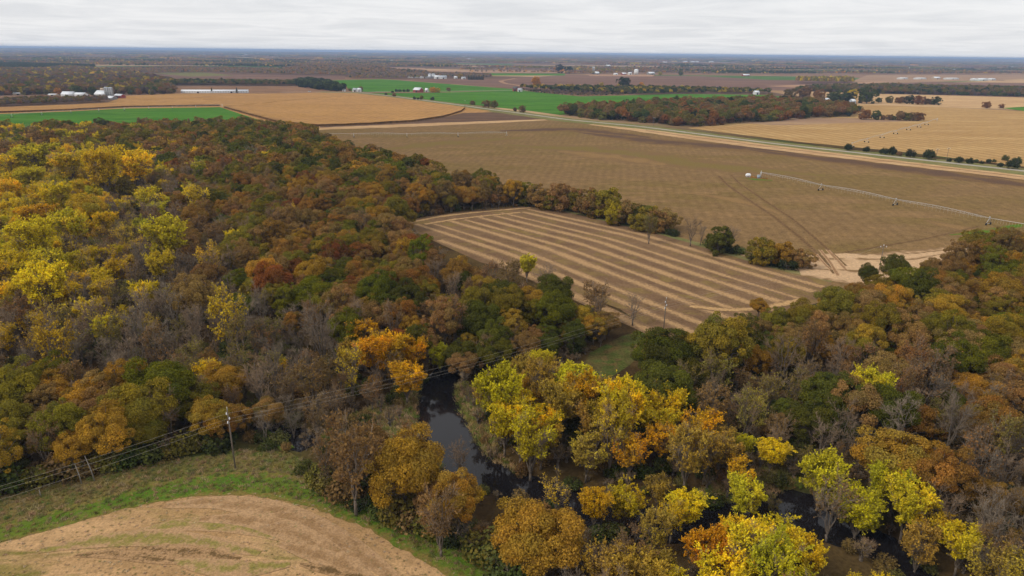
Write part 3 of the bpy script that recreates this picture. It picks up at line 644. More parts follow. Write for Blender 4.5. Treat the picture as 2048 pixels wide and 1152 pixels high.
def join_leaf(name, lv=None, tw=None, tk=None, seed=0):
    """meshes of one tree: parts -> {'trunk':mesh,'crown':mesh}; joined -> one mesh for the mass of the wood"""
    r = np.random.default_rng(seed); V = []; T = []; Qd = []; mt = []; mq = []; At = []; Aq = []; n = 0; mats = [M['leaf'], M['twig'], M['bark']]
    if lv is not None and lv.n:
        v, f, a = lv.get(); V.append(v); Qd.append(f + n); mq.append(np.zeros(len(f), int)); Aq.append(a); n += len(v)
    if tw is not None and tw.a:
        v, f, a = tw.get(r); V.append(v); T.append(f + n); mt.append(np.ones(len(f), int)); At.append(a); n += len(v)
    if tk is not None:
        v = np.vstack(tk.v); 
        if tk.q: q = np.vstack(tk.q); Qd.append(q + n); mq.append(np.full(len(q), 2)); Aq.append(np.zeros((len(q), 3)))
        if tk.t: t = np.vstack(tk.t); T.append(t + n); mt.append(np.full(len(t), 2)); At.append(np.zeros((len(t), 3)))
        V.append(v); n += len(v)
    F = []; mi = []; A = []
    if Qd: F.append(np.vstack(Qd)); mi += list(np.concatenate(mq)); A.append(np.vstack(Aq))
    if T: F.append(np.vstack(T)); mi += list(np.concatenate(mt)); A.append(np.vstack(At))
    return mesh_np(name, np.vstack(V), F, mats, mat_idx=mi, attrs={'lv': ('FACE', 'FLOAT_VECTOR', np.vstack(A))})
PARTS = {}; JOIN = {}     # kind -> list of (trunk mesh, crown mesh);  kind -> list of joined meshes
PSIZE = {'oak': (14.0, 11.6, 0.66), 'maple': (14.0, 11.0, 0.66), 'bare': (14.0, 9.6, 0.62), 'sparse': (14.5, 9.8, 0.62), 'bushy': (9.6, 10.8, 0.5), 'shrub': (2.8, 4.6, 0.5), 'juniper': (3.2, 3.8, 0.5), 'conifer': (9.0, 4.2, 0.45), 'brush': (2.8, 4.4, 0.5)}
def proto(kind, builder, n):
    PARTS[kind] = []; JOIN[kind] = []
    for k in range(n):
        res = builder(k); tk, lv = res[0], res[1]; tw = res[2] if len(res) > 2 else None
        PARTS[kind].append((tk.build('trunk', M['bark'], only_mesh=True, smooth_shade=True), join_leaf('crown', lv, tw, None, k)))
        JOIN[kind].append(join_leaf(kind + '_tree_mesh', lv, tw, tk, k))
proto('oak', lambda k: oak(100 + k, H=(14, 13, 15, 14, 16, 12.5)[k], W_=(5.6, 6.2, 5.2, 5.8, 4.6, 6.0)[k], Hc=(4.7, 4.3, 5.6, 4.6, 6.4, 4.0)[k], nl=(58, 64, 56, 60, 62, 46)[k], gap=(0, 0.05, 0.08, 0.16, 0.06, 0.12)[k]), 6)
proto('maple', lambda k: bare(200 + k, H=(13.5, 13.0, 15.5, 13.0)[k], W_=(5.6, 5.9, 4.4, 5.6)[k], leaders=(10, 11, 8, 9)[k], b1=(10, 10, 10, 9)[k], b2=7, b3=6, leaf=(7.2, 8.0, 7.0, 4.2)[k], ls=0.265, wt=0.022, up=1.0, top=(0.30, 0.22, 0.25, 0.34)[k]), 4)
proto('bare', lambda k: bare(300 + k, leaders=(5, 6, 4, 5)[k]), 4)
proto('sparse', lambda k: bare(400 + k, H=14.5, leaders=(5, 6, 5, 6)[k], leaf=(1.6, 2.6, 0.9, 2.0)[k]), 4)
proto('bushy', lambda k: oak(140 + k, H=9.6, W_=5.2, Hc=4.7, nl=56, per=120, ls=0.42, low=-0.9, gap=0.04), 3)
proto('shrub', lambda k: shrub(500 + k), 3)
proto('brush', lambda k: bare(600 + k, H=2.9, W_=2.0, leaders=5, b1=4, b2=4, b3=4, leaf=(0.6, 0.3, 1.1)[k], ls=0.22, wt=0.022), 3)
proto('juniper', lambda k: shrub(700 + k, H=3.4, W_=1.7, per=80, ls=0.26, nl=22, up=0.2), 2)
proto('conifer', lambda k: conifer(800 + k), 2)
MIDJ = {'oak': [join_leaf('oak_mid', *reversed(oak(120 + k, nl=40, per=34, ls=0.85)[:2]), seed=k) if False else join_leaf('oak_mid', oak(120 + k, W_=5.7, nl=44, per=52, ls=0.62, limbs=False)[1]) for k in range(3)],
        'maple': [join_leaf('maple_mid', bare(220 + k, H=13.5, W_=5.6, leaders=9, b1=9, b2=6, b3=3, leaf=4.2, ls=0.5, up=1.0, top=0.25)[1]) for k in range(2)]}
FARJ = [join_leaf('far_tree', fartree(900 + k)[1]) for k in range(3)]
GROVEJ = [join_leaf('far_grove', grove(950 + k)[1]) for k in range(4)]
print('PROTO TRIS', {k: [sum(len(p.vertices) - 2 for p in m.polygons) if False else len(m.polygons) for m in v] for k, v in JOIN.items()})

# ------------------------------------------------------------------ palettes
PAL = {  # name: (kind, tint, tint2, words)
    'OG': ('oak', (.195, .178, .012), (.125, .130, .016), 'green'), 'OD': ('oak', (.130, .126, .016), (.095, .100, .018), 'dark green'),
    'OL': ('oak', (.300, .215, .022), (.190, .165, .026), 'olive'), 'OR': ('oak', (.360, .180, .036), (.270, .165, .034), 'russet'),
    'OB': ('oak', (.360, .205, .066), (.250, .165, .050), 'brown'), 'OT': ('oak', (.280, .095, .024), (.210, .100, .028), 'rust-red'),
    'OO': ('oak', (.500, .275, .030), (.340, .215, .034), 'golden brown'), 'OQ': ('oak', (.520, .245, .030), (.340, .200, .036), 'orange'),
    'OY': ('oak', (.560, .370, .020), (.340, .270, .026), 'dark yellow'),
    'MY': ('maple', (.860, .600, .016), (.660, .500, .024), 'yellow'), 'MG': ('maple', (.720, .580, .022), (.540, .460, .026), 'yellow-green'),
    'MO': ('maple', (.800, .430, .012), (.620, .370, .020), 'gold'), 'MR': ('maple', (.820, .320, .012), (.680, .370, .016), 'orange'),
    'MD': ('maple', (.560, .370, .040), (.400, .265, .048), 'dull gold'),
    'B': ('bare', (.2, .14, .08), (.2, .14, .08), 'bare grey'), 'SB': ('sparse', (.330, .185, .062), (.240, .145, .056), 'thin brown'),
    'SO': ('sparse', (.310, .245, .045), (.220, .185, .042), 'thin olive'), 'SY': ('sparse', (.760, .500, .024), (.500, .360, .036), 'thin yellow')}
def twig_tint(r): 
    k = r.uniform(0.75, 1.25); w = r.uniform(-0.02, 0.03); return (0.275 * k + w, 0.205 * k, 0.140 * k - w * 0.5)
def vary(c, r, s=0.10):
    k = r.uniform(0.74, 1.24); return tuple(max(0.004, float(c[i] * k * r.uniform(1 - s, 1 + s))) for i in range(3))

# ================================================================== WHERE THE TREES STAND
# hand-placed trees: palette, crown centre (px), crown width (px), variant, label, short name for its neighbours' labels
LM = [
 ('MO', 75, 425, 80, 1, 'round gold-orange tree, leftmost big crown above the yellow clump', 'round gold-orange tree'),
 ('OY', 177, 422, 66, 0, 'round dark yellow tree standing between grey bare crowns', 'round dark yellow tree'),
 ('MY', 62, 488, 105, 0, 'broad yellow tree just below the round gold-orange tree', 'broad yellow tree'),
 ('MG', 140, 462, 76, 1, 'yellow-green tree touching the broad yellow tree', 'yellow-green tree beside it'),
 ('MG', 332, 478, 96, 1, 'bright yellow-green tree with a stepped crown amid bare trees', 'stepped yellow-green tree'),
 ('MG', 100, 528, 74, 3, 'dull yellow-green tree below the broad yellow tree', 'dull yellow-green tree'),
 ('MY', 92, 580, 100, 1, 'yellow tree with two spreading tops', 'two-topped yellow tree'),
 ('MY', 8, 592, 62, 0, 'yellow tree cut by the picture edge', 'yellow tree at the edge'),
 ('MY', 172, 622, 64, 2, 'tall narrow bright yellow tree above the grey thicket', 'tall narrow yellow tree'),
 ('SY', 420, 532, 58, 1, 'small thin yellow crown over a bare tree', 'small thin yellow crown'),
 ('MY', 392, 397, 60, 3, 'loose yellow tree at the border of bare trees and brown oaks', 'loose yellow tree'),
 ('MY', 268, 326, 84, 1, 'wide yellow tree farthest along the yellow band', 'wide yellow tree'),
 ('MY', 205, 345, 84, 0, 'yellow tree in the middle of the upper yellow band', 'middle yellow band tree'),
 ('MY', 135, 328, 74, 2, 'yellow tree starting the upper yellow band', 'first yellow band tree'),
 ('MG', 62, 302, 78, 1, 'olive-yellow tree highest near the picture edge', 'olive-yellow tree'),
 ('MY', 18, 322, 60, 3, 'yellow tree at the edge under the olive-yellow tree', 'upper edge yellow tree'),
 ('MY', 22, 384, 52, 0, 'small yellow tree at the edge above the gold-orange crown', 'small edge yellow tree'),
 ('SY', 108, 705, 100, 1, 'large thin gold tree with grey limbs showing', 'thin gold tree'),
 ('SY', 455, 652, 92, 1, 'thin yellow-tipped tree standing high over grey brush', 'yellow-tipped tree'),
 ('MY', 412, 732, 72, 3, 'bright yellow tree behind the large green oak', 'yellow tree behind the oak'),
 ('MY', 564, 735, 34, 2, 'slim bright yellow tree alone among brown trees', 'slim yellow tree'),
 ('MO', 722, 655, 84, 3, 'pale gold feathery tree at the back of the gold clump', 'pale gold feathery tree'),
 ('MO', 776, 692, 96, 0, 'brightest gold tree above the dark creek', 'brightest gold tree'),
 ('MO', 812, 745, 86, 1, 'deep gold tree hanging over the creek', 'deep gold creek tree'),
 ('MO', 748, 712, 84, 1, 'gold tree in the middle of the gold clump above the creek', 'middle gold tree'),
 ('MD', 705, 705, 76, 0, 'dull gold tree at the outer side of the gold clump', 'outer gold tree'),
 ('MO', 828, 712, 60, 1, 'small gold tree at the creek side of the gold clump', 'creek side gold tree'),
 ('MY', 300, 395, 70, 3, 'pale yellow tree between the loose and the round dark yellow trees', 'pale yellow tree'),
 ('MY', 110, 400, 70, 0, 'yellow tree behind the round gold-orange tree', 'yellow tree behind gold-orange'),
 ('MY', 30, 530, 70, 1, 'gold-yellow tree between the broad and the edge yellow trees', 'gold-yellow tree'),
 ('MG', 55, 350, 66, 0, 'yellow-green tree between upper and small edge yellow trees', 'upper yellow-green tree'),
 ('OQ', 750, 762, 30, 2, 'small slim orange tree under the gold clump', 'slim orange tree'),
 ('MG', 880, 712, 56, 1, 'yellow-green tree at the head of the dark creek', 'creek head tree'),
 ('MG', 1054, 530, 42, 0, 'lone yellow-green tree against the striped field', 'lone field-edge tree'),
 ('MG', 998, 795, 112, 1, 'broad yellow-green tree on the creek bend', 'broad creek bend tree'),
 ('MD', 1085, 765, 84, 3, 'dull gold thin tree behind the creek bend', 'dull gold tree'),
 ('MG', 1158, 752, 104, 0, 'yellow-green tree with many upright plumes below the grass clearing', 'many-plumed tree'),
 ('MY', 1090, 835, 86, 0, 'yellow tree in the middle of the creek clump', 'middle clump tree'),
 ('MY', 1062, 890, 112, 3, 'wide yellow tree leaning over the creek bank', 'wide bank tree'),
 ('MY', 1250, 822, 110, 0, 'yellow tree with a flat spreading top', 'flat-topped yellow tree'),
 ('MY', 1333, 812, 84, 1, 'bright gold-yellow tree with the brightest top of the clump', 'brightest clump tree'),
 ('MO', 1405, 845, 100, 3, 'gold-brown feathery tree at the end of the clump', 'feathery gold-brown tree'),
 ('MO', 1262, 895, 90, 3, 'gold tree in front of the flat-topped yellow tree', 'front gold tree'),
 ('MD', 1375, 910, 104, 3, 'tan-gold tree beside the dry grass bank', 'tan-gold tree'),
 ('MD', 1175, 905, 90, 3, 'thin tan tree between two gold trees of the clump', 'thin tan clump tree'),
 ('SY', 1364, 768, 40, 1, 'slim thin yellow tree poking above the clump', 'slim poking tree'),
 ('SY', 1502, 808, 60, 3, 'twin-topped thin yellow tree in the dark brush', 'twin-topped tree'),
 ('MG', 1738, 792, 88, 1, 'bright yellow-green tree alone among dark trees', 'bright lone green tree'),
 ('MY', 1792, 832, 70, 0, 'yellow tree joined to the bright yellow-green tree', 'joined yellow tree'),
 ('MG', 1645, 958, 104, 1, 'spiky yellow-green tree beside the grey pool', 'spiky pool tree'),
 ('MG', 1722, 1012, 112, 0, 'wide yellow-green tree in front of the spiky pool tree', 'wide pool tree'),
 ('MG', 1815, 1018, 108, 1, 'yellow-green tree below the large orange-brown oak', 'tree below the oak'),
 ('MY', 1250, 1005, 92, 2, 'tall yellow tree with spire tops over dark water', 'spire-topped tree'),
 ('MY', 1368, 1010, 92, 0, 'bright yellow tree spreading over the dark creek', 'spreading creek tree'),
 ('MG', 1488, 995, 86, 1, 'yellow-green tree left of the grey pool', 'tree left of the pool'),
 ('MR', 1420, 1098, 116, 1, 'big orange tree, the only one at the bottom', 'big orange tree'),
 ('MY', 1538, 1078, 112, 0, 'yellow tree beside the big orange tree', 'yellow tree beside the orange'),
 ('MY', 1605, 1125, 92, 1, 'yellow tree at the lower border below the pool', 'lower pool tree'),
 ('MY', 1925, 1092, 92, 1, 'round bright yellow tree low in the corner', 'round corner tree'),
 ('MY', 2012, 1138, 72, 0, 'small yellow tree in the bottom corner', 'bottom corner tree'),
 ('MD', 1840, 1100, 86, 3, 'dull thin gold tree between yellow trees near the corner', 'dull corner tree'),
 ('MY', 962, 992, 24, 2, 'very slim bright yellow sapling above russet brush', 'very slim sapling'),
 ('OG', 320, 772, 122, 1, 'large green oak rising over brown thicket', 'large green oak'),
 ('OQ', 98, 772, 92, 0, 'orange oak with a flat bright top', 'flat orange oak'),
 ('OL', 122, 862, 96, 2, 'green-yellow oak above the rough grass', 'green-yellow oak'),
 ('OB', 202, 838, 76, 1, 'tan-brown oak between green and golden oaks', 'tan-brown oak'),
 ('OO', 420, 828, 86, 0, 'golden brown oak behind the near power pole', 'pole oak'),
 ('OL', 20, 880, 74, 1, 'olive oak at the edge above the power lines', 'power-line oak'),
 ('OB', 392, 600, 84, 3, 'rounded russet-brown oak amid grey trees', 'rounded russet oak'),
 ('OG', 478, 556, 58, 0, 'small bright green oak at the start of the oak wood', 'small green oak'),
 ('OT', 548, 568, 74, 1, 'dark rust-red oak near the small green oak', 'dark rust oak'),
 ('OO', 1075, 1062, 158, 1, 'huge golden olive oak at the bottom middle', 'huge golden oak'),
 ('SB', 880, 1036, 104, 3, 'russet half-bare tree beside the knoll grass', 'knoll russet tree'),
 ('MG', 1690, 985, 90, 3, 'loose yellow-green tree between the spiky and wide pool trees', 'loose pool tree'),
 ('MG', 1770, 992, 92, 0, 'yellow-green tree behind the wide pool tree', 'back pool tree'),
 ('MY', 1872, 1048, 84, 3, 'yellow tree under the sloping russet oak', 'yellow tree under russet oak'),
 ('MY', 1478, 1062, 84, 1, 'yellow tree above the big orange tree', 'yellow tree above the orange'),
 ('MD', 1312, 1062, 84, 3, 'dull gold tree left of the big orange tree', 'dull gold tree by the orange'),
 ('MY', 1130, 795, 92, 1, 'yellow tree filling the middle of the creek clump behind the flat top', 'clump filler tree'),
 ('MD', 1195, 850, 92, 0, 'tan-yellow tree in the heart of the creek clump', 'clump heart tree'),
 ('MO', 1325, 870, 92, 3, 'gold tree under the brightest clump top', 'gold under-top tree'),
 ('MY', 1010, 850, 92, 0, 'yellow tree at the creek edge of the clump', 'creek edge tree'),
 ('MD', 1440, 900, 80, 3, 'thin tan-gold tree at the outer end of the clump', 'outer clump tree'),
 ('SB', 705, 930, 132, 1, 'wide brown half-bare tree at the knoll corner', 'knoll brown tree'),
 ('OQ', 1800, 905, 136, 0, 'large orange-brown oak, widest crown of the lower wood', 'large orange-brown oak'),
 ('OR', 1885, 960, 112, 3, 'russet oak sloping down from the large orange-brown oak', 'sloping russet oak'),
 ('OD', 1325, 700, 104, 0, 'dark green oak beside the grass clearing', 'clearing oak'),
 ('OL', 1442, 695, 116, 2, 'broad olive-brown oak behind dark brush', 'broad olive oak'),
 ('OD', 1390, 745, 78, 1, 'dark green oak under the broad olive oak', 'lower dark oak'),
 ('OB', 1702, 665, 80, 3, 'tan-orange oak with a domed top', 'domed tan oak'),
 ('OQ', 1519, 607, 36, 0, 'small bright orange tree at the striped field corner', 'small orange tree'),
 ('OO', 1166, 640, 52, 2, 'tall tan-gold oak near the power lines', 'tall tan oak'),
 ('OG', 1110, 615, 84, 0, 'wide green oak below the striped field', 'wide green oak'),
 ('OD', 810, 592, 78, 0, 'dark green oak in the middle of the oak wood', 'middle dark oak'),
 ('OG', 625, 580, 82, 1, 'green oak above the grey bare thicket', 'green thicket oak'),
 ('OQ', 975, 592, 40, 2, 'small orange-tinted oak in the brown canopy', 'small orange oak'),
 ('OT', 705, 385, 40, 1, 'dark maroon oak far up the wood', 'maroon oak'),
 ('OL', 1765, 650, 88, 0, 'olive-yellow oak in the right-hand wood', 'olive wood oak'),
 ('OG', 1970, 715, 78, 1, 'green oak low in the right-hand wood', 'low green oak'),
 ('OG', 1975, 500, 52, 0, 'green oak at the top of the right-hand wood', 'top green oak'),
 ('OD', 1735, 550, 36, 1, 'dark green round tree at the sandy corner', 'sandy corner tree'),
 ('OD', 1790, 535, 50, 0, 'dark green tree in front of the far power pole', 'far pole tree'),
 ('B', 640, 665, 92, 1, 'tall grey bare tree behind the gold clump', 'tall grey tree'),
 ('B', 1568, 702, 96, 0, 'grey bare tree with spreading limbs under the canopy', 'spreading grey tree'),
 ('SB', 1862, 760, 98, 2, 'brown half-bare tree with dense twigs', 'twiggy brown tree'),
 ('B', 1905, 850, 100, 1, 'grey bare tree beside the large orange-brown oak', 'grey oak neighbour'),
 ('B', 1168, 1085, 78, 2, 'pale-limbed bare tree beside the huge golden oak', 'pale-limbed tree'),
 ('B', 918, 915, 54, 1, 'thin bare tree standing in front of the creek water', 'creek-front bare tree'),
 ('B', 1268, 606, 54, 2, 'leaning bare tree at the near corner of the striped field', 'leaning bare tree'),
 ('SB', 620, 760, 84, 1, 'brown half-bare tree on dark stems above the marsh', 'marsh brown tree'),
 ('B', 1690, 845, 76, 2, 'pale grey bare tree left of the yellow pair', 'pale grey tree'),
 ('SO', 1545, 1000, 46, 0, 'thin olive tree at the rim of the grey pool', 'pool rim tree'),
]
HEDGE = [ ('OB', 1030, 381, 46, 3), ('OL', 1050, 385, 42, 1), ('OB', 1069, 389, 42, 5), ('OB', 1088, 391, 44, 1), ('OL', 1104, 396, 40, 3), ('OB', 1197, 410, 44, 5), ('OB', 1240, 424, 42, 1), ('OL', 1285, 436, 44, 3), ('OB', 1318, 440, 44, 5), ('OB', 1120, 392, 50, 3), ('OL', 1150, 396, 44, 0), ('OB', 1178, 402, 52, 1), ('OL', 1212, 404, 56, 0), ('OY', 1228, 428, 38, 2), ('OB', 1258, 420, 48, 3), ('OD', 1275, 428, 38, 0), ('OL', 1300, 430, 50, 2), ('OB', 1332, 432, 48, 3), ('SO', 1300, 452, 40, 1),
          ('B', 1384, 456, 42, 0), ('B', 1403, 468, 26, 2), ('OD', 1438, 482, 48, 1), ('B', 1465, 468, 44, 1), ('OL', 1527, 498, 58, 2), ('OO', 1562, 506, 44, 0), ('OB', 1590, 512, 36, 3), ('OB', 1608, 512, 40, 1)]
HL = ['brown tree at the last corner of the oak wood', 'olive tree just past the oak wood corner', 'brown tree between the oak wood corner and the hedgerow', 'brown tree joining the hedgerow to the wood', 'olive tree second from the wood in the hedgerow', 'brown tree under the tall olive hedgerow oak', 'brown tree right after the dark yellow hedgerow tree', 'olive tree right after the dark green hedgerow tree', 'brown tree between the two open hedgerow trees', 'brown oak where the hedgerow leaves the wood', 'olive oak early in the hedgerow before the brown one', 'brown oak just before the tallest hedgerow oak', 'tall olive oak, highest crown of the hedgerow', 'dark yellow tree low under the tall hedgerow oak', 'tan-brown tree in the middle of the hedgerow',
      'dark green tree between brown hedgerow trees', 'olive-brown open tree before the hedgerow gap', 'brown open tree last before the hedgerow gap', 'thin olive tree in front of the last hedgerow oaks', 'bare spreading tree alone in the hedgerow gap', 'small bare snag beside the spreading bare tree',
      'dark green rounded tree after the hedgerow gap', 'bare forked tree behind the dark rounded hedgerow tree', 'olive tree first of the hedgerow end group', 'golden tree in the middle of the hedgerow end group', 'brown tree second from the hedgerow end', 'brown tree at the very end of the hedgerow']
# woods as canopy outlines (px at about 9 m up), spacing
WOODS = {
 'left': [(-340, 262), (-100, 254), (0, 252), (250, 249), (505, 244), (600, 253), (640, 272), (690, 287), (745, 302), (880, 342), (1000, 368), (1085, 392), (1075, 404), (960, 409), (860, 422), (800, 436), (808, 460), (862, 496), (898, 514), (990, 547), (1085, 562), (1190, 594), (1292, 646), (1285, 664), (1165, 700), (1075, 725), (960, 748), (900, 760), (860, 765), (832, 775), (760, 800), (690, 830), (630, 850), (500, 842), (450, 878), (380, 895), (250, 920), (100, 955), (-60, 990), (-300, 1040), (-700, 900), (-700, 500)],
 'right': [(2400, 470), (2048, 468), (1970, 478), (1900, 512), (1830, 528), (1760, 557), (1700, 586), (1610, 614), (1530, 634), (1460, 658), (1385, 676), (1320, 680), (1300, 690), (1285, 740), (1250, 775), (1200, 760), (1120, 720), (1040, 740), (960, 770), (925, 810), (930, 860), (960, 910), (1010, 935), (1080, 965), (1160, 985), (1280, 1020), (1380, 1000), (1440, 960), (1530, 950), (1560, 975), (1600, 960), (1660, 985), (1740, 1050), (1860, 1100), (1990, 1170), (2300, 1200), (2600, 900)],
 'bank': [(610, 890), (680, 872), (750, 880), (830, 925), (900, 972), (1000, 1008), (1130, 1028), (1220, 1050), (1340, 1070), (1450, 1070), (1530, 1060), (1600, 1090), (1700, 1110), (1780, 1130), (1900, 1230), (1900, 1330), (1150, 1330), (1080, 1210), (1010, 1150), (930, 1095), (840, 1045), (740, 1005), (660, 965), (615, 930)],
}
# what grows where: px centre, radii, weights
ZONES = [
 (700, 300, 480, 60, dict(OG=3, OL=4, OD=1.5, OR=1.8, OB=2.5, OT=.3, OO=.9)), (900, 370, 220, 50, dict(OB=3, OL=2, OO=1.5, OD=1.5, SB=1, OR=1)), (250, 285, 240, 28, dict(OR=2, OB=2, OL=2, OG=1, SB=1.5)),
 (120, 322, 210, 66, dict(B=2.0, MY=6.5, SY=1.0, SB=.5, MG=2.0)), (330, 360, 120, 40, dict(B=4, SB=1, MY=.5)), (480, 400, 130, 70, dict(OR=2, OB=3, OL=2, SB=1, OD=.7)), (660, 430, 170, 90, dict(OG=2, OL=2.5, OB=2.5, OR=2.5, OO=1, SB=1, B=.5, OT=.5)),
 (90, 480, 200, 130, dict(MY=7.0, MG=3.0, B=1.5, SY=1.8)), (270, 500, 120, 110, dict(B=4, SO=1, SB=1.5, SY=.8)), (400, 560, 70, 90, dict(B=3, SB=2, OB=1)), (50, 610, 150, 80, dict(B=1.4, SY=2.2, MY=2.2, SB=.8)),
 (560, 520, 110, 90, dict(OG=1.5, OB=2, OR=2, B=2.2, OL=1.5, OO=.7)), (720, 560, 170, 80, dict(OG=2, OL=2, OR=2, OB=2, OT=.6, OO=1.2, SB=.8, OD=1)), (900, 580, 170, 80, dict(OD=1.6, OL=2, OB=2.5, OR=2, OO=1.2, OG=1.4, SB=1)), (880, 490, 80, 36, dict(B=5, SB=1)), (1020, 545, 120, 28, dict(B=2.5, SB=2, OB=1.5)), (1180, 590, 110, 30, dict(B=1.5, SB=2, OL=1, OB=2)),
 (560, 640, 160, 50, dict(B=3.5, SB=2, OB=.6)), (300, 660, 240, 60, dict(B=4, SB=2.6, SO=1, SY=.3)), (60, 720, 120, 60, dict(B=3.5, SB=2.2, SY=.8)), (480, 740, 140, 60, dict(SB=2.5, B=2, SO=2, OB=.7)), (640, 760, 130, 70, dict(SB=3, SO=2, B=1.3, SY=.5)),
 (100, 840, 190, 90, dict(OB=2, OL=2, OO=1.8, OR=1.6, SB=1, OG=.8)), (330, 850, 150, 70, dict(OO=1.8, OB=2, OL=1.6, SB=1.5, OR=1)), (950, 660, 180, 60, dict(OD=2, SB=2, B=1, OL=1.4, OB=1.6, OG=.8)), (1130, 650, 120, 60, dict(OD=2.2, OL=1.6, OB=1.4, OO=1)),
 (1500, 640, 170, 50, dict(OL=2.5, OB=3, OO=1.4, OR=1.4, OD=.7)), (1800, 600, 260, 70, dict(OL=2.6, OB=3, OO=1.6, OR=1.8, OG=1, OD=.4)), (1960, 680, 160, 80, dict(OL=2, OB=2.4, OO=1.5, OG=1.2, OR=1.2)), (1560, 760, 160, 60, dict(OD=1.6, B=2, SB=2, SO=1.4, OL=1)), (1400, 760, 100, 50, dict(OD=2.4, SO=1, SB=1, B=1)),
 (1720, 760, 170, 60, dict(OL=1.4, OB=1.6, SB=2, B=1.6, OD=.8)), (1960, 840, 140, 90, dict(B=3, SB=2.4, SO=1, OR=.6)), (1620, 880, 130, 60, dict(B=2, SB=2, OD=1, SO=1.5)), (1980, 1010, 110, 90, dict(SB=2, B=2.4, OR=1)),
 (1200, 850, 230, 120, dict(MY=2.8, MG=1.3, MD=2.4, MO=1.2, SY=1)), (1400, 900, 90, 70, dict(MD=3, MO=1, SB=1.4)), (1000, 900, 80, 60, dict(MD=2, MY=1, SB=1)),
 (720, 930, 110, 60, dict(SB=2.6, OR=1.6, B=1, OB=1)), (900, 1020, 110, 70, dict(SB=2, OR=2, OB=2, OO=.7)), (1060, 1080, 110, 80, dict(OO=2, OY=1.4, SB=.8)), (1200, 1090, 90, 70, dict(B=2.5, SB=1.8, MD=.8)), (1330, 1100, 90, 70, dict(MD=2, SB=1.4, MY=.7, SO=1)), (1530, 1090, 130, 60, dict(MY=2, MG=1.4, MD=1.2)), (1750, 1080, 130, 60, dict(B=2.2, MD=1.2, SB=1.6, MG=.8, MY=.8)), (1930, 1120, 110, 60, dict(MY=1.4, MD=1.2, SB=1.5)),
]
KEYS = list(PAL)
def zone_weights(px, py):
    wgt = np.zeros((len(px), len(KEYS)))
    for cx, cy_, rx, ry, d in ZONES:
        g = np.exp(-(((px - cx) / rx) ** 2 + ((py - cy_) / ry) ** 2) * 1.3) + 1e-6
        tot = sum(d.values())
        for k, v_ in d.items(): wgt[:, KEYS.index(k)] += g * v_ / tot
    return wgt / wgt.sum(1)[:, None]
TREES = []      # dict(pal, x, y, z, s, rz, var, lm)
def crown_place(pal, px, py, wpx, kind=None):
    kind = kind or PAL[pal][0]; Hh, Ww, zf = PSIZE[kind]; s = 1.0; g = None
    for _ in range(6):
        g = at([px], [py], extra=Hh * s * zf)[0]; dep = project(np.array([[g[0], g[1], g[2] + Hh * s * zf]]))[2][0]; s = wpx * dep / FPX / Ww
    return g, s
for pal, px, py, wpx, var, lab, short in LM:
    g, s = crown_place(pal, px, py, wpx)
    TREES.append(dict(pal=pal, x=g[0], y=g[1], z=g[2], s=s, rz=R.uniform(0, 6.28), var=var, lab=lab, short=short, grp=None, px=px, py=py))
for (pal, px, py, wpx, var), lab in zip(HEDGE, HL):
    hk = 'bushy' if PAL[pal][0] == 'oak' else None
    g, s = crown_place(pal, px, py + (4 if hk else 0), wpx * 1.12 if hk else wpx, hk)
    TREES.append(dict(pal=pal, kind=hk or PAL[pal][0], x=g[0], y=g[1], z=g[2], s=s, rz=R.uniform(0, 6.28), var=var, lab=lab, short=None, grp='hedgerow trees along the striped field', px=px, py=py))
NLM = len(TREES)
def scatter(poly, sp, r=R):
    lo, hi = poly.min(0), poly.max(0); rows = np.arange(lo[1], hi[1], sp * 0.87); out = []
    for k, y in enumerate(rows):
        x = np.arange(lo[0] + (k % 2) * sp / 2, hi[0], sp); out.append(np.column_stack((x, np.full(len(x), y))))
    P = np.vstack(out); P += r.uniform(-0.36, 0.36, P.shape) * sp; return P[inside(poly, P)]
FIELDS_W = [gpoly(SFP)]
clear_w = at([1165, 1180, 1245, 1300, 1325, 1290, 1262, 1215], [738, 705, 672, 655, 668, 700, 730, 764])[:, :2]
pw = {k: gpoly(v, 8.5) for k, v in WOODS.items()}
lmxy = np.array([(t['x'], t['y']) for t in TREES]); lmr = np.array([t['s'] * PSIZE[PAL[t['pal']][0]][1] * 0.36 for t in TREES])
LANE = []       # power line: keep the tall trees out from under the wires
cand = []
for k, sp_ in (('left', 6.6), ('right', 6.6), ('bank', 6.2)):
    P = scatter(pw[k], sp_); cand.append(P)
cand = np.vstack(cand)
ok = creek_dist(cand) > np.where(cand[:, 0] > 25, 0.9, 1.0)
ok &= ~inside(clear_w, cand)
ok &= ~inside(FIELDS_W[0], cand)
kn_w = at([p[0] for p in [(-260, 1060), (-60, 1008), (100, 970), (250, 938), (380, 915), (480, 900), (580, 905), (625, 935), (660, 985), (760, 1022), (860, 1062), (960, 1110), (1060, 1170), (1150, 1230), (700, 1420), (-400, 1420)]], [p[1] for p in [(-260, 1060), (-60, 1008), (100, 970), (250, 938), (380, 915), (480, 900), (580, 905), (625, 935), (660, 985), (760, 1022), (860, 1062), (960, 1110), (1060, 1170), (1150, 1230), (700, 1420), (-400, 1420)]])[:, :2]
ok &= ~inside(kn_w, cand)
LA, LB = at([471, 1326], [938, 672])[:, :2]
def lane(q):
    ab = LB - LA; t = np.clip(((q - LA) @ ab) / (ab @ ab), 0, 1); return np.hypot(*(q - LA - t[:, None] * ab).T)
ok &= lane(cand) > 5.0
cand = cand[ok]
d = np.hypot(cand[:, None, 0] - lmxy[None, :, 0], cand[:, None, 1] - lmxy[None, :, 1]); cand = cand[(d > np.maximum(lmr, 2.6)[None]).all(1)]
zz = height(cand); cpx, cpy, cdep = project(np.column_stack((cand, zz + 9)))
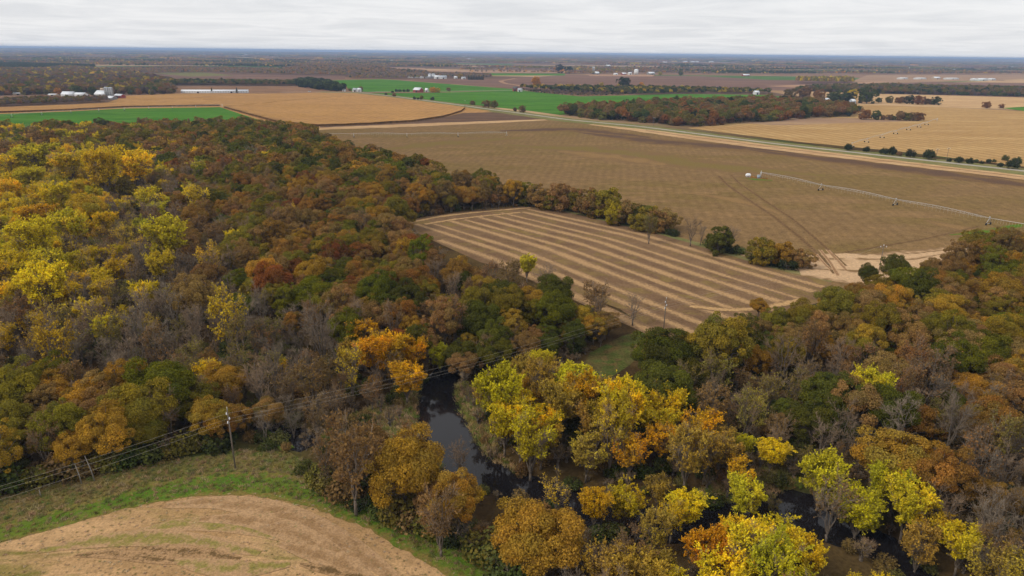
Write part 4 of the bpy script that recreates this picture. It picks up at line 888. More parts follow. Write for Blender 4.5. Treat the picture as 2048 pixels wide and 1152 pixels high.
wts = zone_weights(cpx, cpy); cs = np.cumsum(wts, axis=1); pick = (R.random((len(cand), 1)) > cs).sum(1).clip(0, len(KEYS) - 1)
for i in range(len(cand)):
    pal = KEYS[pick[i]]; kind = PAL[pal][0]
    s = (0.52 + 0.54 * R.random() ** 1.2) * {'oak': 0.98, 'maple': 0.90, 'bare': 0.96, 'sparse': 0.94}[kind]
    if lane(cand[i:i + 1])[0] < 13: s = min(s, 0.68)
    TREES.append(dict(pal=pal, x=cand[i, 0], y=cand[i, 1], z=zz[i], s=s, rz=R.uniform(0, 6.28), var=int(R.integers(0, 12)), lab=None, short=None, grp=None, px=cpx[i], py=cpy[i]))
print('TREES', len(TREES))
for t in TREES:
    p = project(np.array([[t['x'], t['y'], t['z'] + 8]])); t['px'], t['py'], t['dep'] = float(p[0][0]), float(p[1][0]), float(p[2][0])
    t['size'] = t['s'] * PSIZE[PAL[t['pal']][0]][1] / t['dep'] if (-60 < t['px'] < 2108 and 0 < t['py'] < 1210) else 0.0

# ------------------------------------------------------------------ the nearest trees as things of their own
KNAME = {'oak': 'oak_tree', 'maple': 'feathery_tree', 'bare': 'bare_tree', 'sparse': 'half_bare_tree'}
KWORD = {'oak': 'oak', 'maple': 'feathery tree', 'bare': 'tree', 'sparse': 'half-bare tree'}
single = [t for t in TREES[:NLM]]
cnt = {}
for t in single: cnt[PAL[t['pal']][0]] = cnt.get(PAL[t['pal']][0], 0) + 1
QUOTA = {'oak': 280, 'maple': 260, 'bare': 250, 'sparse': 270}
for t in sorted(TREES[NLM:], key=lambda q: -q['size']):
    k = PAL[t['pal']][0]
    if t['size'] > 0 and -20 < t['px'] < 2068 and t['py'] < 1150 and cnt.get(k, 0) < QUOTA[k]: cnt[k] = cnt.get(k, 0) + 1; t['single'] = True; single.append(t)
for t in TREES[:NLM]: t['single'] = True
lms = [t for t in TREES[:NLM] if t['short']]
lmw = np.array([(t['x'], t['y']) for t in lms]); used = {}
ORD = ['', 'second ', 'third ', 'fourth ', 'fifth ', 'sixth ', 'seventh ', 'eighth ', 'ninth ', 'tenth ']
for t in sorted([q for q in single if not q['lab']], key=lambda q: min(np.hypot(lmw[:, 0] - q['x'], lmw[:, 1] - q['y']))):
    dd = np.hypot(lmw[:, 0] - t['x'], lmw[:, 1] - t['y']); j = int(np.argmin(dd)); a = lms[j]; dx, dy = t['x'] - a['x'], t['y'] - a['y']
    rel = ('right of' if dx > 0 else 'left of') if abs(dx) > abs(dy) else ('behind' if dy > 0 else 'in front of')
    base = '%s %s %s the %s' % (PAL[t['pal']][3], KWORD[PAL[t['pal']][0]], rel, a['short']); n = used.get(base, 0); used[base] = n + 1
    t['lab'] = base if n == 0 else (ORD[n] if n < 10 else '%dth ' % (n + 1)) + base
    t['grp'] = {'oak': 'oaks of the wood', 'maple': 'feathery yellow trees of the wood', 'bare': 'bare trees of the wood', 'sparse': 'half-bare trees of the wood'}[PAL[t['pal']][0]]
def plant(name, kind, var, loc, s, rz, tint, tint2, twig, label, cat, group, zs=1.0):
    root = empty(name, loc, rz); root.scale = (s, s, s * zs)
    tm, cm = PARTS[kind][var % len(PARTS[kind])]
    tk = bpy.data.objects.new('trunk', tm); COL.objects.link(tk); tk.parent = root
    cr = bpy.data.objects.new('crown', cm); COL.objects.link(cr); cr.parent = root
    cr['tint'] = tint; cr['tint2'] = tint2; cr['twig'] = twig; cr['twig2'] = tuple(c * 0.7 for c in twig)
    tag(root, label, cat, group); return root
for t in single:
    kind, a, b, _ = PAL[t['pal']]
    plant(KNAME[kind], t.get('kind') or kind, t['var'], (t['x'], t['y'], t['z']), t['s'], t['rz'], vary(a, R), vary(b, R), twig_tint(R), t['lab'], 'tree', t['grp'], R.uniform(0.82, 1.2))
print('SINGLE', len(single), cnt)

# ------------------------------------------------------------------ the rest of the woods as masses
def mass_group(coll):
    g = bpy.data.node_groups.new('wood_mass', 'GeometryNodeTree')
    g.interface.new_socket('Geometry', in_out='INPUT', socket_type='NodeSocketGeometry'); g.interface.new_socket('Geometry', in_out='OUTPUT', socket_type='NodeSocketGeometry')
    gi = g.nodes.new('NodeGroupInput'); go = g.nodes.new('NodeGroupOutput'); ip = g.nodes.new('GeometryNodeInstanceOnPoints'); ci = g.nodes.new('GeometryNodeCollectionInfo')
    ci.inputs['Collection'].default_value = coll; ci.inputs['Separate Children'].default_value = True; ci.inputs['Reset Children'].default_value = True
    def na(nm, typ):
        n = g.nodes.new('GeometryNodeInputNamedAttribute'); n.data_type = typ; n.inputs['Name'].default_value = nm; return n.outputs['Attribute']
    L(g, gi.outputs[0], ip.inputs['Points']); L(g, ci.outputs[0], ip.inputs['Instance']); ip.inputs['Pick Instance'].default_value = True
    L(g, na('pidx', 'INT'), ip.inputs['Instance Index']); L(g, na('rot', 'FLOAT_VECTOR'), ip.inputs['Rotation']); L(g, na('scl', 'FLOAT_VECTOR'), ip.inputs['Scale'])
    L(g, ip.outputs[0], go.inputs[0]); return g
PCOL = bpy.data.collections.new('mass_shapes'); PIDX = {}
_all = [(k, v) for k, v in JOIN.items()] + [(k + '_mid', v) for k, v in MIDJ.items()] + [('far', FARJ), ('grove', GROVEJ)]
_n = 0
for k, ms in _all:
    PIDX[k] = []
    for m_ in ms:
        PCOL.objects.link(bpy.data.objects.new('shape_%03d' % _n, m_)); PIDX[k].append(_n); _n += 1
MG_ = mass_group(PCOL)
def mass(name, rows, label, cat='wood'):
    """rows: (x, y, z, proto index, rz, scale xyz, tint, tint2, twig)"""
    n = len(rows); me = bpy.data.meshes.new(name); me.vertices.add(n)
    me.vertices.foreach_set('co', np.array([r[:3] for r in rows], np.float32).ravel())
    a = me.attributes.new('pidx', 'INT', 'POINT'); a.data.foreach_set('value', np.array([r[3] for r in rows], np.int32))
    a = me.attributes.new('rot', 'FLOAT_VECTOR', 'POINT'); a.data.foreach_set('vector', np.array([(0, 0, r[4]) for r in rows], np.float32).ravel())
    a = me.attributes.new('scl', 'FLOAT_VECTOR', 'POINT'); a.data.foreach_set('vector', np.array([r[5] for r in rows], np.float32).ravel())
    for j, nm in ((6, 'tint'), (7, 'tint2'), (8, 'twig'), (9, 'twig2')):
        a = me.attributes.new(nm, 'FLOAT_VECTOR', 'POINT'); a.data.foreach_set('vector', np.array([(r[j] if j < 9 else tuple(c * 0.7 for c in r[8])) for r in rows], np.float32).ravel())
    o = mobj(name, me); md = o.modifiers.new('mass', 'NODES'); md.node_group = MG_
    return tag(o, label, cat, kind='stuff')
rows = []
for t in TREES[NLM:]:
    if t.get('single'): continue
    kind, a, b, _ = PAL[t['pal']]; key = kind + '_mid' if (kind in MIDJ and t['dep'] > 420) else kind; ids = PIDX[key]
    rows.append((t['x'], t['y'], t['z'], ids[t['var'] % len(ids)], t['rz'], (t['s'], t['s'], t['s'] * R.uniform(0.8, 1.2)), vary(a, R), vary(b, R), twig_tint(R)))
mass('woodland_trees', rows, 'mixed autumn woodland filling the ground behind and between the nearer trees')
# undergrowth
rows = []
for k, sp_ in (('left', 4.2), ('right', 3.8), ('bank', 3.4)):
    P = scatter(pw[k], sp_); z = height(P); ok = (creek_dist(P) > 0.9) & ~inside(clear_w, P) & ~inside(FIELDS_W[0], P) & ~inside(kn_w, P); P = P[ok]; z = z[ok]
    x_, y_, dp = project(np.column_stack((P, z + 2))); keep = (dp < 520) & (x_ > -150) & (x_ < 2200) & (y_ < 1250); P, z = P[keep], z[keep]
    for i in range(len(P)):
        u = R.random()
        kd = 'brush' if u < 0.62 else 'shrub'; tt = ((.28, .18, .08), (.22, .16, .07)) if kd == 'brush' else [((.090, .105, .025), (.070, .085, .022)), ((.18, .16, .04), (.14, .13, .04)), ((.28, .17, .06), (.22, .14, .05))][int(R.integers(0, 3))]
        s = R.uniform(0.55, 1.25) * (1.35 if k == 'bank' else 1.0); rows.append((P[i, 0], P[i, 1], z[i], PIDX[kd][int(R.integers(0, 3))], R.uniform(0, 6.28), (s, s, s * R.uniform(0.8, 1.3)), vary(tt[0], R), vary(tt[1], R), twig_tint(R)))
mass('undergrowth', rows, 'brown and green undergrowth beneath the trees', 'undergrowth')

# ================================================================== MIDDLE DISTANCE AND FAR WOODS
FP = {'br': ((.300, .180, .070), (.230, .150, .060)), 'ol': ((.230, .185, .035), (.160, .150, .035)), 'gr': ((.120, .140, .030), (.085, .105, .030)), 'dk': ((.058, .068, .022), (.042, .054, .020)), 'ye': ((.620, .430, .030), (.400, .310, .040)),
      'ru': ((.340, .150, .040), (.250, .130, .045)), 'pu': ((.230, .160, .125), (.180, .135, .108)), 'or': ((.640, .300, .020), (.460, .230, .030))}
def vnoise(x, y, seed):
    xi = np.floor(x).astype(int); yi = np.floor(y).astype(int); fx = x - xi; fy = y - yi; fx = fx * fx * (3 - 2 * fx); fy = fy * fy * (3 - 2 * fy)
    def h(a, b): v_ = np.sin(a * 127.1 + b * 311.7 + seed * 74.7) * 43758.5453; return v_ - np.floor(v_)
    return (h(xi, yi) * (1 - fx) + h(xi + 1, yi) * fx) * (1 - fy) + (h(xi, yi + 1) * (1 - fx) + h(xi + 1, yi + 1) * fx) * fy
def fbm(x, y, seed): return 0.55 * vnoise(x, y, seed) + 0.3 * vnoise(x * 2.1, y * 2.1, seed + 3) + 0.15 * vnoise(x * 4.3, y * 4.3, seed + 7)
def frow(x, y, key, sx_, sz, proto_ids, k=None):
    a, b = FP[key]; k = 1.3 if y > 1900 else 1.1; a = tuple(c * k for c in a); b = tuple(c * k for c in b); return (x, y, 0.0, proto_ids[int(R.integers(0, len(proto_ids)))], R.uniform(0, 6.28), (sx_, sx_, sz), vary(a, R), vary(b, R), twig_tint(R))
PIDX['woodmix'] = PIDX['oak_mid'] + PIDX['bushy']
def wood(name, pts, spacing, pal, label, s=(0.75, 1.05), ids='oak_mid', zs=1.0, world=False):
    P = scatter(np.asarray(pts) if world else gpoly(pts), spacing); keys = list(pal); pr = np.array([pal[k] for k in keys], float); pr /= pr.sum(); rows = []
    for p in P:
        q = R.uniform(*s); rows.append(frow(p[0], p[1], keys[int(R.choice(len(keys), p=pr))], q, q * zs * R.uniform(0.85, 1.15), PIDX[ids]))
    return mass(name, rows, label)
wood('far_left_wood', [(-200, 141), (80, 142), (140, 136), (200, 142), (260, 151), (345, 164), (350, 187), (300, 190), (240, 189), (190, 188), (60, 190), (-200, 196)], 11, dict(br=3, ol=2, pu=2.5, ye=.8, ru=1, gr=.5), 'brown mixed wood around the farm with two silos', ids='woodmix')
wood('farm_front_wood', [(-200, 208), (0, 206), (60, 203), (150, 201.5), (212, 201), (216, 205), (120, 209), (0, 214), (-200, 220)], 8, dict(br=3, ol=2, pu=2, ru=.6), 'low brown wood in front of the farm with two silos', (0.45, 0.65))
wood('pine_plantation', [(-200, 130), (80, 131), (190, 134.5), (190, 137), (90, 138), (-200, 139)], 12, dict(dk=1), 'dark pine plantation behind the brown wood', (0.9, 1.1), 'far', 1.2)
wood('far_tree_belt', [(170, 140), (360, 137), (500, 139), (690, 142), (690, 152), (560, 150), (420, 146), (260, 148)], 14, dict(br=3, pu=3, ru=1, ol=1, dk=.5), 'brown tree belt beyond the plum-coloured field', (0.8, 1.1), 'far')
wood('dark_windbreak', [(325, 166.5), (450, 166), (600, 168), (600, 172), (450, 171), (330, 171)], 9, dict(gr=3, ol=2, br=1.5, dk=1), 'long green windbreak behind the long white barn', (0.55, 0.8))
wood('dark_grove', [(585, 166), (620, 164), (660, 170), (690, 180), (675, 183), (640, 180), (600, 174)], 8, dict(dk=3, gr=2), 'dark green grove beside the road junction', (0.75, 1.0), 'woodmix')
wood('purple_wood', [(690, 150), (800, 148), (930, 149), (980, 152), (985, 156), (850, 157), (700, 158.5)], 12, dict(pu=4, br=2, ol=.6, dk=.6), 'purple-brown wood behind the green fields', (0.7, 1.0), 'far')
wood('tall_brown_wood', [(640, 132), (740, 134), (790, 143), (860, 147), (690, 150), (600, 146), (560, 140)], 14, dict(br=3, pu=2, dk=1.3, or_=0.0) if False else dict(br=3, pu=2, dk=1.3, ru=1), 'tall brown wood with dark conifers in the distance', (1.0, 1.3), 'far')
wood('nursery_trees', [(1045, 177), (1100, 177), (1200, 178), (1300, 179), (1400, 180), (1535, 185), (1540, 188), (1400, 188), (1290, 190), (1160, 186), (1040, 178)], 11, dict(gr=3, ol=3, ye=1.2, dk=2, br=1), 'mixed green and yellow tree belt behind the big green field', (0.5, 0.8))
wood('brushy_rows', [(1030, 180), (1160, 183), (1290, 186), (1240, 192), (1160, 193.5), (1080, 188)], 9, dict(pu=3, br=2, dk=1), 'rows of low brown brush at the edge of the big green field', (0.22, 0.38))
wood('oak_woodlot', [(1122, 227), (1250, 220), (1340, 215), (1450, 210), (1560, 209), (1690, 215), (1718, 224), (1700, 233), (1600, 238), (1560, 242), (1480, 247), (1375, 255), (1300, 247), (1200, 240), (1110, 229)], 10.0, dict(br=3, ol=3.5, ru=2.2, gr=1.6, dk=.6), 'round-topped russet and olive woodlot beside the gravel road', (0.85, 1.2), 'woodmix')
wood('strip_wood', [(1585, 183), (1640, 176), (1760, 175), (1900, 178), (2060, 181), (2300, 184), (2300, 200), (2060, 194), (1900, 190), (1760, 188), (1650, 184)], 10, dict(gr=2, ol=3, br=3, pu=1.4, dk=1), 'long mixed strip of wood behind the pale stubble field', (0.65, 0.95), 'woodmix')
wood('poplar_stand', [(1592, 164), (1640, 163), (1706, 163), (1706, 168), (1640, 168), (1592, 167)], 11, dict(ol=3, ye=1.5, br=1.5), 'tall pale poplar stand with a yellow end', (0.8, 1.0), 'far', 1.7)
# beyond: woods and hedges thinning into the haze
EXC = [gpoly(p) for p in ([(850, 140.5), (1170, 142.5), (1170, 146.5), (870, 145.5)], [(745, 134), (850, 136), (850, 139.5), (800, 139.5)], [(945, 146), (1130, 147), (1130, 151), (960, 151)], [(200, 147), (370, 145), (500, 149), (690, 152), (690, 160), (520, 163), (340, 161), (260, 152)],
     [(785, 157), (1000, 157), (1130, 150), (1400, 151), (1540, 159), (2060, 165), (2300, 168), (2300, 185), (1590, 182), (1540, 182), (1100, 179), (1000, 177)], [(1735, 149), (2300, 149), (2300, 160), (1900, 164), (1705, 169), (1710, 160)], [(-200, 137.5), (75, 138), (70, 141.5), (-200, 142.5)], [(1830, 127), (1870, 127), (1870, 128.5), (1830, 128.5)], [(1040, 132), (1090, 133), (1090, 135), (1040, 135)], [(1195, 132), (1235, 132), (1235, 135), (1190, 135)])]
FS = []
rs_ = np.random.default_rng(77)
for i in range(34):
    x = rs_.uniform(-20, 2060); y = 105.0 + 0.0117 * (x - 1024) + 4.5 + 26 * rs_.random() ** 1.1; w = rs_.uniform(18, 60) * (0.6 + (y - 105) / 40); t_ = rs_.uniform(0.5, 1.0) * (0.7 + (y - 108) / 26)
    FS.append([(x - w, y - t_ * 0.3), (x + w, y + 0.0117 * 2 * w * 0 - t_ * 0.2), (x + w * 0.9, y + t_), (x - w * 1.05, y + t_ * 0.9)])
    drape('far_field', FS[-1], M[['pinkish', 'pale_wheat', 'grey_tan', 'green', 'pinkish', 'plum'][i % 6]], 0.3)
EXC += [gpoly(p) for p in FS]
def far_h(x, y):
    r_ = np.hypot(x, y); return smooth(12000, 22000, r_) * (3 + 34 * smooth(0.35, 0.75, fbm(np.asarray(x) / 4200 + 7, np.asarray(y) / 9000 + 3, 41)))
hr = np.linspace(11500, 40000, 40); ha = np.linspace(-0.85, 0.85, 170); HA, HR = np.meshgrid(ha, hr); hx, hy = (HR * np.sin(HA)).ravel(), (HR * np.cos(HA)).ravel(); hz_ = far_h(hx, hy) + 0.4
i_, j_ = np.meshgrid(np.arange(39), np.arange(169), indexing='ij'); i_ = i_.ravel(); j_ = j_.ravel(); tag(mobj('hills', mesh_np('hills', np.column_stack((hx, hy, hz_)), [np.column_stack((i_ * 170 + j_, i_ * 170 + j_ + 1, (i_ + 1) * 170 + j_ + 1, (i_ + 1) * 170 + j_))[:, ::-1]], [M['ground']], smooth_shade=True)), kind='structure')
def far_rows(d0, d1, sp_, thr, ids, s, seed, key_scale):
    n = int(1.52 / 2 * (d1 ** 2 - d0 ** 2) / sp_ ** 2); rr = np.sqrt(R.uniform(d0 ** 2, d1 ** 2, n)); th = R.uniform(-0.76, 0.76, n); x = rr * np.sin(th); y = rr * np.cos(th)
    px_, py_, _ = project(np.column_stack((x, y, np.zeros(n)))); f = fbm(x / 1300, y / 520, seed); keep = (f > thr) & (py_ < 149.0 - 0.0 * px_) & (px_ > -80) & (px_ < 2130)
    x, y = x[keep], y[keep]; P = np.column_stack((x, y)); bad = np.zeros(len(P), bool)
    for e_ in EXC: bad |= inside(e_, P)
    x, y = x[~bad], y[~bad]; g = fbm(x / key_scale, y / (key_scale * 0.4), seed + 20); keys = np.array(['dk', 'gr', 'pu', 'br', 'pu', 'ru', 'br', 'ol']); out = []
    zf_ = far_h(x, y)
    ki = np.clip(((g - 0.30) / 0.4 * 8 + R.normal(0, 0.55, len(g))).astype(int), 0, 7)
    for i in range(len(x)):
        q = R.uniform(*s); w_ = frow(x[i], y[i], keys[ki[i]] if R.random() > 0.05 else ('ye' if R.random() < .5 else 'or'), q, q * R.uniform(0.8, 1.2), ids); out.append(w_[:2] + (float(zf_[i]),) + w_[3:])
    return out
rows = far_rows(2300, 5200, 15, 0.47, PIDX['far'], (0.8, 1.35), 3, 420) + far_rows(5200, 27000, 82, 0.48, PIDX['grove'], (0.8, 1.3), 3, 1300)
print('FAR', len(rows))
mass('distant_woods', rows, 'distant patchwork of woods fading to blue at the horizon')

# ================================================================== SINGLE TREES AND SHRUBS OF THE MIDDLE DISTANCE
def put(kind, name, pal, px, py, wpx, var, label, group, cat='tree', zs=1.0, base=True):
    Hh, Ww, zf = PSIZE[kind]; g = at([px], [py])[0]; dep = project(np.array([[g[0], g[1], 2.0]]))[2][0]; s = wpx * dep / FPX / Ww
    if not base:
        for _ in range(5):
            g = at([px], [py], extra=Hh * s * zf)[0]; dep = project(np.array([[g[0], g[1], Hh * s * zf]]))[2][0]; s = wpx * dep / FPX / Ww
    a, b = FP[pal]; return plant(name, kind, var, (g[0], g[1], g[2]), s, R.uniform(0, 6.28), vary(a, R), vary(b, R), twig_tint(R), label, cat, group, zs)
G1 = 'trees at the end of the woodlot in the golden field'
for px, w, pal, v_, lab in [(1728, 23, 'ru', 0, 'russet tree next after the woodlot in the golden field'), (1752, 20, 'gr', 1, 'green tree after the russet tree in the golden field'), (1766, 11, 'br', 2, 'small brown tree between the green trees in the golden field'), (1779, 13, 'br', 3, 'pale brown tree in the row at the golden field'), (1786, 10, 'gr', 0, 'narrow green tree in the row at the golden field'),
        (1800, 20, 'br', 2, 'open brown tree before the row end in the golden field'), (1813, 18, 'ol', 3, 'olive brown tree before the row end in the golden field'), (1824, 18, 'br', 1, 'brown tree second from the row end in the golden field'), (1837, 19, 'ru', 0, 'dark brown tree at the row end in the golden field')]:
    put('bushy', 'field_tree', pal, px, 239 + (px - 1728) * 0.025, w, v_, lab, G1)
G2 = 'trees of the farmyard row by the pale stubble'
for px, py, w, pal, v_, lab in [(1578, 197, 22, 'br', 0, 'brown tree where the farmyard row begins'), (1606, 199, 26, 'br', 1, 'wide brown tree left of the white barn'), (1636, 201, 24, 'ru', 2, 'russet tree just left of the white barn'), (1663, 200, 18, 'gr', 0, 'green tree behind the white barn'), (1678, 206, 26, 'gr', 1, 'green tree touching the white barn'), (1695, 206, 24, 'dk', 0, 'dark green tree left of the blue shed'),
        (1702, 199, 22, 'ye', 2, 'yellowish tree above the blue shed'), (1733, 207, 34, 'gr', 1, 'wide round green tree right of the blue shed'), (1757, 205, 11, 'gr', 0, 'small green tree after the wide round one'), (1777, 206, 15, 'ol', 2, 'olive tree alone after the small green one'), (1796, 207, 14, 'ru', 0, 'dark russet tree starting the dense row'),
        (1806, 206, 15, 'br', 3, 'pale brown tree second in the dense row'), (1819, 208, 19, 'dk', 1, 'dark tree in the middle of the dense row'), (1836, 209, 20, 'ru', 0, 'dark russet tree in the middle of the dense row'), (1852, 209, 14, 'br', 3, 'brown tree third from the dense row end'), (1860, 209, 12, 'br', 2, 'thin brown tree second from the dense row end'), (1872, 210, 18, 'gr', 1, 'green tree ending the dense row'),
        (1972, 216.5, 15, 'ru', 0, 'lone russet tree between pale and golden stubble'), (2002, 217, 10, 'ru', 1, 'small lone dark tree near the green field corner')]:
    put('bushy', 'farmyard_tree', pal, px, py, w, v_, lab, G2)
G3 = 'trees along the road and lane'
for px, py, w, pal, v_, lab in [(988, 216, 17, 'ol', 0, 'larger olive tree on the bend of the verge'), (972, 215, 16, 'br', 1, 'brown bushy tree beside the olive verge tree'), (945, 210, 10, 'br', 3, 'thin brown tree on the verge left of the bushy pair'), (843, 199.5, 9, 'ol', 2, 'small olive tree on the verge by the green field'), (788, 193, 8, 'br', 0, 'small brown tree nearest the road junction'),
        (1030, 223, 9, 'br', 2, 'small bare-looking tree before the woodlot'), (1044, 225, 15, 'br', 1, 'round brown tree just before the woodlot'), (866, 185, 12, 'or', 0, 'orange tree beside the white barn with a red end'), (876, 185, 10, 'ye', 1, 'yellow tree beside the orange farm tree'), (897, 182, 8, 'br', 0, 'small brown tree in the green field behind the white barn'), (700, 182, 6, 'br', 0, 'brown tree by the junction houses'), (722, 183, 11, 'br', 1, 'brown tree right of the junction houses'), (714, 183, 6, 'dk', 0, 'small dark tree between the junction houses'),
        (921, 157, 11, 'ye', 0, 'yellow tree among the far farm buildings'), (1071, 172, 20, 'or', 1, 'orange tree pair at the start of the nursery belt'), (1203, 173, 9, 'ye', 0, 'yellow tree above the nursery belt'), (1283, 174, 10, 'or', 1, 'bright orange-yellow tree in the nursery belt'), (1247, 176, 24, 'dk', 0, 'broad dark tree in the nursery belt'), (1320, 151, 8, 'ye', 0, 'yellow tree near the far white bin'), (1361, 151, 10, 'gr', 1, 'green tree near the far grey shed'),
        (1138, 147, 16, 'dk', 0, 'dark round tree left of the far silo'), (1120, 146, 18, 'dk', 1, 'wide dark tree farther left of the far silo'), (105, 189, 10, 'ye', 0, 'orange-yellow tree behind the farm roofs'), (116, 190, 15, 'or', 1, 'bright orange tree right beside the farm roofs'), (155, 189, 20, 'gr', 0, 'green tree behind the farm roofs'), (186, 190, 18, 'gr', 1, 'green tree left of the silos'), (1688, 164, 14, 'ye', 2, 'yellow tree ending the poplar stand')]:
    put('bushy', 'roadside_tree', pal, px, py, w, v_, lab, G3)
for i, (px, py, w, lt, lab) in enumerate([(1696, 301, 18, 0, 'first juniper of the roadside row'), (1732, 304.5, 14, 0, 'small second juniper of the roadside row'), (1767, 309, 17, 0, 'third juniper of the roadside row'), (1783, 310, 20, 0, 'wide juniper joined to the third one'), (1798, 312, 13, 1, 'brownish bush beside the wide juniper'), (1820, 315, 20, 0, 'juniper in the middle of the roadside row'), (1857, 319, 26, 0, 'broadest juniper of the roadside row'), (1898, 324, 9, 0, 'tiny juniper by the white roadside posts'),
        (1917, 326, 17, 0, 'juniper beyond the white roadside posts'), (1938, 328, 15, 0, 'second juniper beyond the white posts'), (1952, 325, 9, 2, 'small light green bush beyond the white posts'), (1963, 328, 8, 0, 'tiny dark juniper in the green patch'), (1977, 326, 11, 0, 'dark juniper in the green patch'), (1988, 325, 8, 2, 'tiny light green bush in the green patch'), (2000, 334, 12, 0, 'low dark juniper near the frame edge'), (2010, 322, 14, 2, 'light green tall bush near the frame edge'), (2024, 338, 26, 0, 'wide dark juniper near the frame edge'), (2033, 328, 17, 2, 'light green bush at the frame edge')]):
    put('juniper', 'juniper_bush', ('dk', 'br', 'gr')[lt], px, py, w, i, lab, 'roadside junipers', 'bush')
for i, (px, py, w) in enumerate([(700 - 13, 0, 0)] * 0 + [(824 - 16, 184, 7), (816, 184, 7), (800, 184, 7), (793, 184, 7), (785, 186, 6), (865, 201, 9), (772, 190.5, 6), (829, 199, 7), (836, 199.5, 6)]):
    put('juniper', 'dark_bush', 'dk', px, py, w, i, ['dark bush close to the white barn end', 'dark bush second from the white barn', 'dark bush third from the white barn', 'dark bush fourth from the white barn', 'dark bush at the far end of the barn windbreak', 'round dark bush on the verge of the green field', 'small dark bush on the verge near the junction', 'brown-green bush left of the olive verge tree', 'low bush touching the olive verge tree'][i], 'dark bushes along the lane', 'bush')
for i, (px, py, h) in enumerate([(424, 186, 11), (474, 186, 11)] + [(937 + 3.2 * k, 159.5, 9) for k in range(10)]):
    g = at([px], [py])[0]; dep = project(np.array([[g[0], g[1], 2.0]]))[2][0]; s = h * dep / FPX / 9.0; a, b = FP['dk']
    plant('spruce_tree', 'conifer', i, tuple(g), s, R.uniform(0, 6.28), vary(a, R), vary(b, R), twig_tint(R), ['dark spruce in front of the middle of the long barn', 'dark spruce near the end of the long barn'][i] if i < 2 else '%sspruce in the dark row right of the far farm' % (ORD[i - 2] or 'first '), 'tree', 'dark spruces near the farm buildings')
# low shrubs along the foot of the hedgerow and the wood edges
HB = gpoly([(1000, 408), (1040, 405), (1075, 408), (1110, 414), (1160, 424), (1210, 436), (1260, 449), (1310, 462), (1350, 472)]); n = 0
seg = np.linspace(0, len(HB) - 1.001, 34)
HS = [HB[int(u)] * (1 - u % 1) + HB[int(u) + 1] * (u % 1) for u in seg] + list(gpoly([(1420, 492), (1436, 498), (1448, 502), (1466, 506), (1478, 508), (1508, 520), (1520, 524), (1535, 528), (1550, 532), (1575, 540)]))
hused = {}
def hedge_label(p):
    j = int(np.argmin([np.hypot(t['x'] - p[0], t['y'] - p[1]) for t in TREES[NLM - len(HEDGE):NLM]])); n_ = hused.get(j, 0); hused[j] = n_ + 1
    return ORD[min(n_, 9)] + 'low dark shrub below the ' + HL[j]
for i, p in enumerate(HS):
    s = R.uniform(1.1, 1.9); a, b = FP['dk'] if R.random() < .6 else FP['gr']
    plant('hedge_shrub', 'shrub', i, (p[0], p[1], 0.0), s, R.uniform(0, 6.28), vary(a, R), vary(b, R), twig_tint(R), hedge_label(p), 'bush', 'hedge shrubs along the striped field')
# shrubs that close the edge of the wood along the rough grass and the knoll
EDG = at([5, 45, 90, 135, 180, 225, 262, 300, 340, 375, 410, 440, 610, 632, 655, 690, 725, 760, 800, 838, 870, 905, 940, 968, 1000, 1030], [985, 975, 965, 953, 943, 934, 927, 919, 911, 904, 899, 897, 945, 965, 985, 1003, 1018, 1030, 1045, 1058, 1072, 1088, 1105, 1120, 1140, 1158])
for i, p in enumerate(EDG):
    a, b = FP[['gr', 'ol', 'br', 'dk', 'ol'][int(R.integers(0, 5))]]; s = R.uniform(1.0, 2.0)
    plant('edge_shrub', 'shrub', i, (p[0], p[1], p[2]), s, R.uniform(0, 6.28), vary(a, R), vary(b, R), twig_tint(R), '%sshrub %s' % (('first ' if i in (0, 12) else (ORD[i] if i < 10 else '%dth ' % (i + 1)) if i < 12 else (ORD[i - 12] if i - 12 < 10 else '%dth ' % (i - 11))), 'from the frame edge where the wood meets the rough grass' if i < 12 else 'from the pole end along the wood edge of the knoll'), 'bush', 'shrubs at the wood edge')

# ================================================================== GRASS
M['blade'] = M['leaf']
def tuft(seed, n=26, h=0.5, w=0.035):
    r = np.random.default_rng(seed); tw = Twigs()
    for k in range(n):
        a = np.array((r.normal(0, .14), r.normal(0, .14), 0)); tw.add(a, a + np.array((r.normal(0, .16), r.normal(0, .16), h * r.uniform(0.5, 1.1))), w)
    return join_leaf('tuft', None, tw, None, seed)
PIDX['tuft'] = []
for k in range(3):
    PCOL.objects.link(bpy.data.objects.new('shape_%03d' % _n, tuft(k))); PIDX['tuft'].append(_n); _n += 1
gp = np.vstack((scatter(kn_w, 1.15),)); z = height(gp); x_, y_, dp = project(np.column_stack((gp, z))); kf = at([p[0] for p in kn_edge] + [900, -400], [p[1] for p in kn_edge] + [1420, 1420])[:, :2]
keep = (x_ > -40) & (x_ < 2090) & (y_ < 1200) & ~inside(kf, gp); gp = gp[keep]; z = z[keep]; rows = []
gt = [(.24, .20, .06), (.30, .22, .10), (.17, .18, .05), (.34, .24, .12)]
for p, h in zip(gp, z):
    c = vary(gt[int(R.integers(0, 4))], R); s = R.uniform(0.5, 1.5); rows.append((p[0], p[1], h + 0.04, PIDX['tuft'][int(R.integers(0, 3))], R.uniform(0, 6.28), (s * 1.5, s * 1.5, s), c, c, c))
